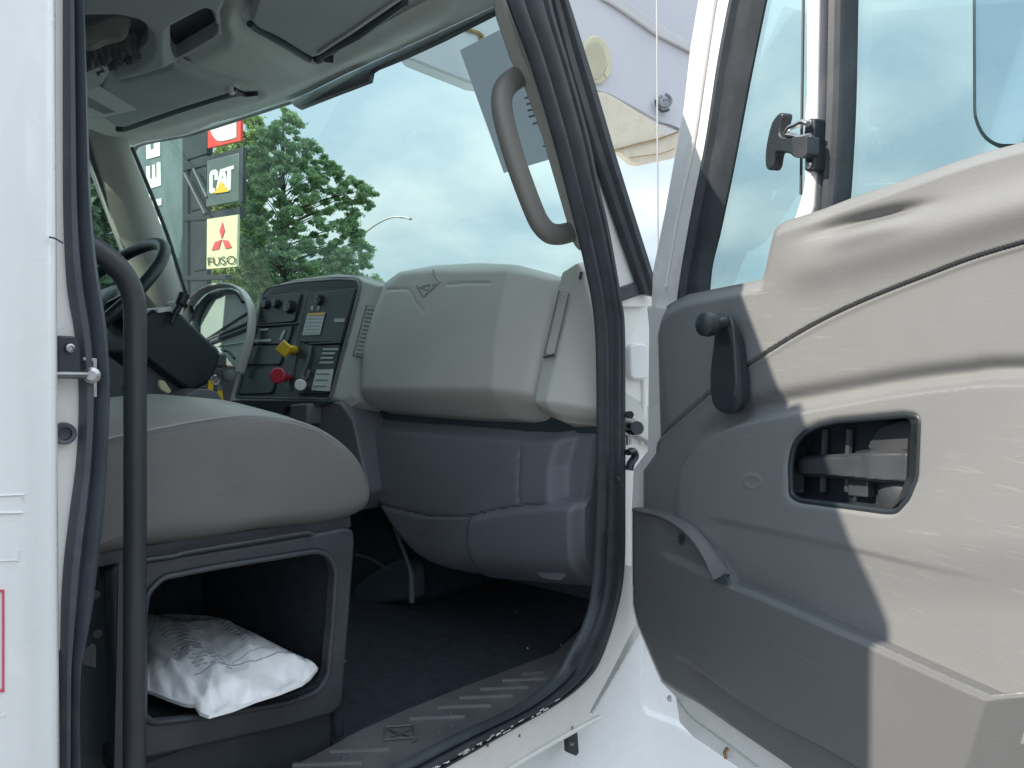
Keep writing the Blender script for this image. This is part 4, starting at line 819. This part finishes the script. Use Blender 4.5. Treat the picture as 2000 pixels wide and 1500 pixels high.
tube('crack', BP.off(.004).pts([(906, 56), (920, 60), (934, 64), (944, 72)]), .006, M['rust'], bk, n=6)
tube('crack', BP.off(.004).pts([(940, 66), (936, 74), (946, 80)]), .003, M['rust'], bk, n=6)
ov = slab('oval_cover', [(1166+29*math.cos(a)+6*math.sin(a)*0, 116+47*math.sin(a)+5*math.cos(a)) for a in np.linspace(0, 6.283, 36, endpoint=False)], BP, .02, M['oval'], bk, .006, seg=3, lift=.014)
slab('oval_plate', [(1163+21*math.cos(a), 118+37*math.sin(a)+3*math.cos(a)) for a in np.linspace(0, 6.283, 36, endpoint=False)], BP, .004, mat('oval_dull', (.50, .46, .33), .6, var=.08, vscale=10), ov, .001, lift=.017)
slab('lug', roundpoly([(1190, 120), (1194, 136), (1186, 152), (1180, 144)], 3), BP, .02, M['oval'], ov, .003, lift=.018)
cvp = [(1290+14*math.cos(a)*t, 196+16*math.sin(a)*t) for a, t in zip(np.linspace(.3, 6.0, 14), np.linspace(1, .8, 14))]
tube('round_badge', BP.off(.016).pts([(1300, 184), (1308, 190), (1310, 200), (1300, 208), (1290, 206), (1286, 196), (1292, 188)]), .006, M['grey_ink'], bk, n=8)
tube('round_badge', BP.off(.018).pts([(1296, 196), (1304, 194), (1308, 200)]), .004, M['grey_ink'], bk, n=8)
tube('hook', BP.off(.018).pts([(1281, 196), (1284, 208), (1294, 217), (1306, 214)]), .005, M['frame'], bk, n=8)
tube('edge_line', BP.off(.012).pts([(1286, 240), (1306, 244), (1326, 252)]), .004, M['grey_ink'], bk, n=6)
# thin whip antenna on the fender
an = PY(1.12)
wa = tube('whip_antenna', [an.at(1283, -300), an.at(1283, 0), an.at(1284, 250), an.at(1286, 700)], .0022, M['galv'], None, sm=0, n=8)
tag(wa, 'thin upright whip antenna between the cab pillar and the open door', 'antenna')

# ================= surroundings
def ground():
    me = mesh([(-600, -600, -ZC), (600, -600, -ZC), (600, 600, -ZC), (-600, 600, -ZC)], [(0, 1, 2, 3)])
    tag(link('ground', me, M['asphalt'], None, smooth=False), None, None, None, 'structure')
ground()
# dealer sign pylon beyond the windshield
SG = Plane((9.0, 0, 0), (-1, .05, 0))
py = thing('dealer_sign_pylon', 'dark sign pylon stacked with red, black and cream brand panels', 'sign pylon', tuple(SG.at(385, 700)*[1, 1, 0]+[0, 0, -ZC]))
slab('post', [(372, -100), (404, -110), (404, 1100), (372, 1100)], SG.off(-.15), .12, M['signdark'], py, .01)
slab('post', [(356, 0), (366, 0), (366, 1100), (356, 1100)], SG.off(-.15), .1, M['signdark'], py, .01)
for q in ([(357, 318), (470, 288), (470, 306), (357, 334)], [(357, 420), (468, 404), (468, 424), (357, 432)], [(357, 540), (440, 536), (440, 546), (357, 548)], [(366, 260), (404, 246), (404, 300), (366, 312)], [(372, 338), (402, 330), (402, 405), (372, 412)], [(378, 438), (402, 434), (402, 525), (378, 530)]):
    slab('cross_member', q, SG.off(-.12), .15, M['signdark'], py, .01)
tube('brace', SG.off(.02).pts([(362, 340), (402, 418)]), .05, M['signdark'], py, sm=0, n=8)
tube('brace', SG.off(.02).pts([(378, 330), (404, 385)]), .03, M['signgrey'], py, sm=0, n=8)
r1 = slab('red_sign', [(406, 180), (471, 160), (470, 275), (405, 290)], SG, .06, M['signred'], py, .01)
slab('white_emblem', smoothpoly([(409, 190), (461, 176), (461, 268), (440, 274), (424, 274), (412, 258), (409, 240)], 4, keep=(0, 1, 2)), SG, .02, M['signwhite'], r1, 0, lift=.02)
r2 = slab('grey_sign', [(404, 314), (466, 298), (467, 393), (402, 405)], SG, .06, M['signgrey'], py, .02)
slab('sign_side', [(466, 290), (474, 286), (474, 394), (467, 396)], SG, .08, M['signdark'], py, .01)
c1 = [(409, 340), (412, 334), (419, 332), (424, 336), (424, 352), (418, 353), (418, 342), (415, 343), (415, 367), (418, 367), (424, 380), (417, 380), (409, 379)]
G = SG
def let(px, m='signwhite', l=.02, p=r2, hs=(), nm='letter'): return slab(nm, px, G, .02, M[m], p, 0, lift=l, holes=hs)
let([(409, 341), (412, 334), (420, 331), (425, 336), (425, 351), (419, 352), (419, 341), (415, 342), (415, 368), (419, 367), (420, 374), (414, 378), (409, 376)])
let([(430, 331), (438, 329), (446, 366), (440, 366), (438, 358), (431, 359), (428, 368), (422, 369)], hs=[[(433, 350), (434, 340), (436, 349)]])
let([(439, 328), (456, 323), (456, 330), (451, 331), (450, 371), (444, 372), (444, 333), (439, 334)])
let([(431, 353), (446, 374), (418, 378)], 'amber', .03, nm='yellow_triangle')
r3 = slab('cream_sign', [(404, 428), (464, 419), (462, 521), (403, 526)], SG, .06, M['cream'], py, .01)
let([(434, 434), (438, 450), (433, 466), (428, 451)], 'logored', .02, r3, nm='diamond')
let([(432, 468), (427, 486), (413, 489), (419, 473)], 'logored', .02, r3, nm='diamond')
let([(434, 468), (445, 470), (452, 483), (440, 486)], 'logored', .02, r3, nm='diamond')
text('lettering', 'FUSO', SG, 406, 519, 16, M['black_ink'], r3, wpx=52, rot=3.5, lift=.03)
# glossy building sign with letters running upwards
SB = Plane((10.2, 0, 0), (-1, .05, 0))
M['facade'] = mat('facade_teal', (.24, .335, .35), .25, var=.3, vscale=.35, coat=.2)  # broad tone patches stand for trees reflected in the glossy front
fb = link('storefront_building', prism3([[tuple(p) for p in SB.pts([(180, -300), (358, -340), (358, 1100), (180, 1100)])]], (.3, 6, 0)), M['facade'], None, .02)
tag(fb, 'teal building front with white upright letters behind the sign pylon', 'building')
def let2(px, hs=()): return slab('letter', px, SB, .03, M['signwhite'], fb, 0, lift=.03, holes=hs)
let2([(285, 325), (292, 324), (293, 350), (297, 349), (297, 322), (302, 321), (303, 347), (306, 346), (306, 318), (313, 316), (314, 362), (287, 370)])
let2([(285, 284), (293, 282), (294, 293), (300, 291), (301, 278), (312, 276), (312, 304), (286, 311)])
let2([(296, 392), (315, 387), (315, 400), (301, 404)]); let2([(288, 382), (294, 376), (296, 384), (291, 388)]); let2([(308, 424), (316, 421), (316, 440), (309, 432)])
# street lamp beyond the trees
L0 = Plane((30, 0, 0), (-1, 0, 0)); la = thing('street_lamp', 'distant grey street lamp arm reaching out beside the pine', 'street lamp', tuple(L0.at(690, 700)*[1, 1, 0]+[0, 0, -ZC]))
tube('pole', [tuple(L0.at(690, 470)), tuple(L0.at(690, 700)), tuple(L0.at(690, 700)*[1, 1, 0]+[0, 0, -ZC])], .14, M['galv'], la, sm=0, n=10)
tube('arm', L0.pts([(690, 472), (712, 455), (732, 440), (750, 430), (768, 424), (785, 424)]), .05, M['galv'], la, n=8)
tube('lamp_head', L0.pts([(782, 424), (792, 425), (802, 428)]), .12, M['galv'], la, ry=.06, n=8)

def tree(name, label, dist, outline, trunk_px, seed, m, nleaf, leaf, kind='pine', depthk=.9, limbs=26):
    """crown built from many leaf clumps inside a volume whose profile is given at the tree's distance"""
    r = np.random.default_rng(seed); pl = Plane(unit(fw*[1, 1, 0]+0)*0+np.array(rays(trunk_px, 700)*[1, 1, 0])*dist, rays(trunk_px, 700)*[1, 1, 0])
    O = np.array(outline, float); base = pl.at(trunk_px, 700)*[1, 1, 0]+[0, 0, -ZC]
    t = thing(name, label, 'tree', tuple(base), 'trees beyond the truck')
    x0, y0_ = O.min(0); x1, y1 = O.max(0); cl = []
    while len(cl) < limbs*20:
        x, y = r.uniform(x0, x1), r.uniform(y0_, y1)
        if not inside(outline, np.array([x]), np.array([y]))[0]: continue
        d, _, _ = nearest(outline, np.array([x]), np.array([y]))
        hw = max(6, d[0]); dep = r.uniform(-1, 1)*hw*depthk*pl.p@(-pl.n)/F
        cl.append((pl.at(x, y)+(-pl.n)*dep))
    cl = np.array(cl); px = np.linalg.norm(pl.at(1, 1)-pl.at(2, 1))
    k = r.integers(0, len(cl), nleaf); sz = r.uniform(.5, 1.2, len(cl))[k]
    off = r.normal(0, 1, (nleaf, 3))*sz[:, None]*px*np.array([5.5, 5.5, 3.2 if kind == 'pine' else 5.5])
    c = cl[k]+off; a = r.normal(0, 1, (nleaf, 3)); a /= np.linalg.norm(a, axis=1)[:, None]; b = np.cross(a, r.normal(0, 1, (nleaf, 3))); b /= np.linalg.norm(b, axis=1)[:, None]
    s = leaf*r.uniform(.5, 1.2, nleaf)[:, None]; V = np.stack([c-a*s, c+b*s*.45, c+a*s, c-b*s*.45], 1).reshape(-1, 3)
    me = bpy.data.meshes.new('m'); me.vertices.add(nleaf*4); me.vertices.foreach_set('co', V.ravel()); me.loops.add(nleaf*4); me.loops.foreach_set('vertex_index', np.arange(nleaf*4))
    me.polygons.add(nleaf); me.polygons.foreach_set('loop_start', np.arange(nleaf)*4); me.update(calc_edges=True); me.validate()
    link('crown', me, m, t, smooth=False)
    top = pl.at(trunk_px, y0_+8); seg = 12; path = [base+(top-base)*i/seg+np.array([r.normal(0, .05), r.normal(0, .05), 0]) for i in range(seg+1)]
    parts = [sweep(path, .02*np.linalg.norm(top-base), n=10, taper=[1-.93*i/seg for i in range(seg+1)])]
    for q in cl[::6]:
        z = base[2]+(q[2]-base[2])*.86; f = (z-base[2])/(top[2]-base[2]); s0 = base+(top-base)*min(.97, f)
        parts.append(sweep([s0, (s0+q)/2+[0, 0, .1], q], .004*np.linalg.norm(top-base)*(1.3-f), n=5, taper=[1, .6, .2]))
    link('trunk', fixn(mesh(*join(parts))), M['bark'], t)
    return t
tree('pine_tree', 'tall green pine with open branches, tallest tree beside the pylon', 34, [(545, 205), (562, 215), (590, 240), (600, 270), (632, 296), (650, 320), (690, 346), (712, 352), (738, 372), (734, 400), (700, 424), (722, 452), (738, 484), (716, 512), (742, 548), (760, 600), (640, 620), (480, 620), (470, 420), (480, 330), (500, 270), (520, 226)], 552, 3, M['needles'], 120000, .085, limbs=34)
tree('leafy_tree', 'bright green leafy tree right behind the sign pylon', 40, [(440, 270), (480, 225), (520, 230), (530, 300), (516, 400), (520, 480), (500, 600), (380, 600), (400, 400), (410, 320)], 470, 5, M['leaves'], 40000, .13, 'leafy', limbs=24)
tree('dark_tree', 'dark tree seen through the driver side window', 22, [(60, 300), (150, 250), (230, 330), (290, 440), (300, 600), (60, 620)], 190, 9, M['leaves_dark'], 14000, .22, 'leafy', limbs=24)
tree('low_tree', 'low dark green tree at the foot of the pine', 46, [(440, 520), (520, 500), (640, 510), (700, 530), (760, 560), (780, 640), (420, 640)], 600, 11, M['leaves_dark'], 14000, .2, 'leafy', limbs=16)

# ================= light, sky, camera
sdir = unit((-1.06, .54, .97)); el = math.asin(sdir[2]); 
sl = bpy.data.lights.new('sun', 'SUN'); sl.energy = 5.0; sl.angle = math.radians(.6); sl.color = (1, .885, .725)
so = bpy.data.objects.new('sun', sl); C.objects.link(so); so.rotation_euler = Vector(sdir).to_track_quat('Z', 'Y').to_euler(); so.location = (0, 0, 30)
w = bpy.data.worlds.new('World'); bpy.context.scene.world = w; w.use_nodes = True; nt = w.node_tree; N = nt.nodes; L = nt.links
bg = N['Background']; sky = N.new('ShaderNodeTexSky'); sky.sky_type = 'NISHITA'; sky.sun_disc = False; sky.sun_elevation = el; sky.sun_rotation = math.atan2(sdir[0], sdir[1]); sky.dust_density = 2.0
tc = N.new('ShaderNodeTexCoord'); sep = N.new('ShaderNodeSeparateXYZ'); L.new(tc.outputs['Generated'], sep.inputs[0])
def mth(op, a, b=None):
    n = N.new('ShaderNodeMath'); n.operation = op
    for i, v in enumerate((a, b)):
        if v is None: continue
        if isinstance(v, (int, float)): n.inputs[i].default_value = v
        else: L.new(v, n.inputs[i])
    return n.outputs[0]
zz = mth('ADD', mth('MAXIMUM', sep.outputs[2], 0.0), .36); cb_ = N.new('ShaderNodeCombineXYZ'); L.new(mth('DIVIDE', sep.outputs[0], zz), cb_.inputs[0]); L.new(mth('DIVIDE', sep.outputs[1], zz), cb_.inputs[1])
n1 = N.new('ShaderNodeTexNoise'); n1.inputs['Scale'].default_value = 1.5; n1.inputs['Detail'].default_value = 7; n1.inputs['Roughness'].default_value = .5; n1.inputs['Distortion'].default_value = .25; L.new(cb_.outputs[0], n1.inputs['Vector'])
r1_ = N.new('ShaderNodeValToRGB'); r1_.color_ramp.elements[0].position = .34; r1_.color_ramp.elements[1].position = .52; r1_.color_ramp.elements[0].color = (.85,)*3+(1,); L.new(n1.outputs[0], r1_.inputs[0])
n2 = N.new('ShaderNodeTexNoise'); n2.inputs['Scale'].default_value = 2.9; n2.inputs['Detail'].default_value = 6; n2.inputs['Roughness'].default_value = .5; L.new(cb_.outputs[0], n2.inputs['Vector'])
r2_ = N.new('ShaderNodeValToRGB'); e = r2_.color_ramp.elements; e[0].position = .38; e[0].color = (4.4, 5.4, 6.5, 1); e[1].position = .66; e[1].color = (7.0, 7.6, 8.0, 1); L.new(n2.outputs[0], r2_.inputs[0])
mx = N.new('ShaderNodeMix'); mx.data_type = 'RGBA'; L.new(r1_.outputs[0], mx.inputs[0]); L.new(sky.outputs[0], mx.inputs[6]); L.new(r2_.outputs[0], mx.inputs[7]); gz = mth('ADD', mth('MULTIPLY', mth('MAXIMUM', sep.outputs[2], 0.0), .95), .56)
vm = N.new('ShaderNodeVectorMath'); vm.operation = 'SCALE'; L.new(mx.outputs[2], vm.inputs[0]); L.new(gz, vm.inputs['Scale']); L.new(vm.outputs[0], bg.inputs[0]); bg.inputs[1].default_value = .15
cam = bpy.data.cameras.new('camera'); co = bpy.data.objects.new('camera', cam); C.objects.link(co); cam.sensor_width = 36; cam.lens = 36*F/2000; cam.clip_start = .02; cam.clip_end = 2000
co.matrix_world = Matrix(((rt[0], up[0], -fw[0], 0), (rt[1], up[1], -fw[1], 0), (rt[2], up[2], -fw[2], ZC), (0, 0, 0, 1)))
sc_ = bpy.context.scene; sc_.camera = co; sc_.view_settings.view_transform = 'Standard'; sc_.view_settings.look = 'None'; sc_.view_settings.exposure = .55; sc_.view_settings.gamma = 1
sc_.render.engine = 'CYCLES'; sc_.cycles.max_bounces = 10; sc_.cycles.diffuse_bounces = 5; sc_.cycles.transparent_max_bounces = 16; sc_.cycles.use_denoising = True
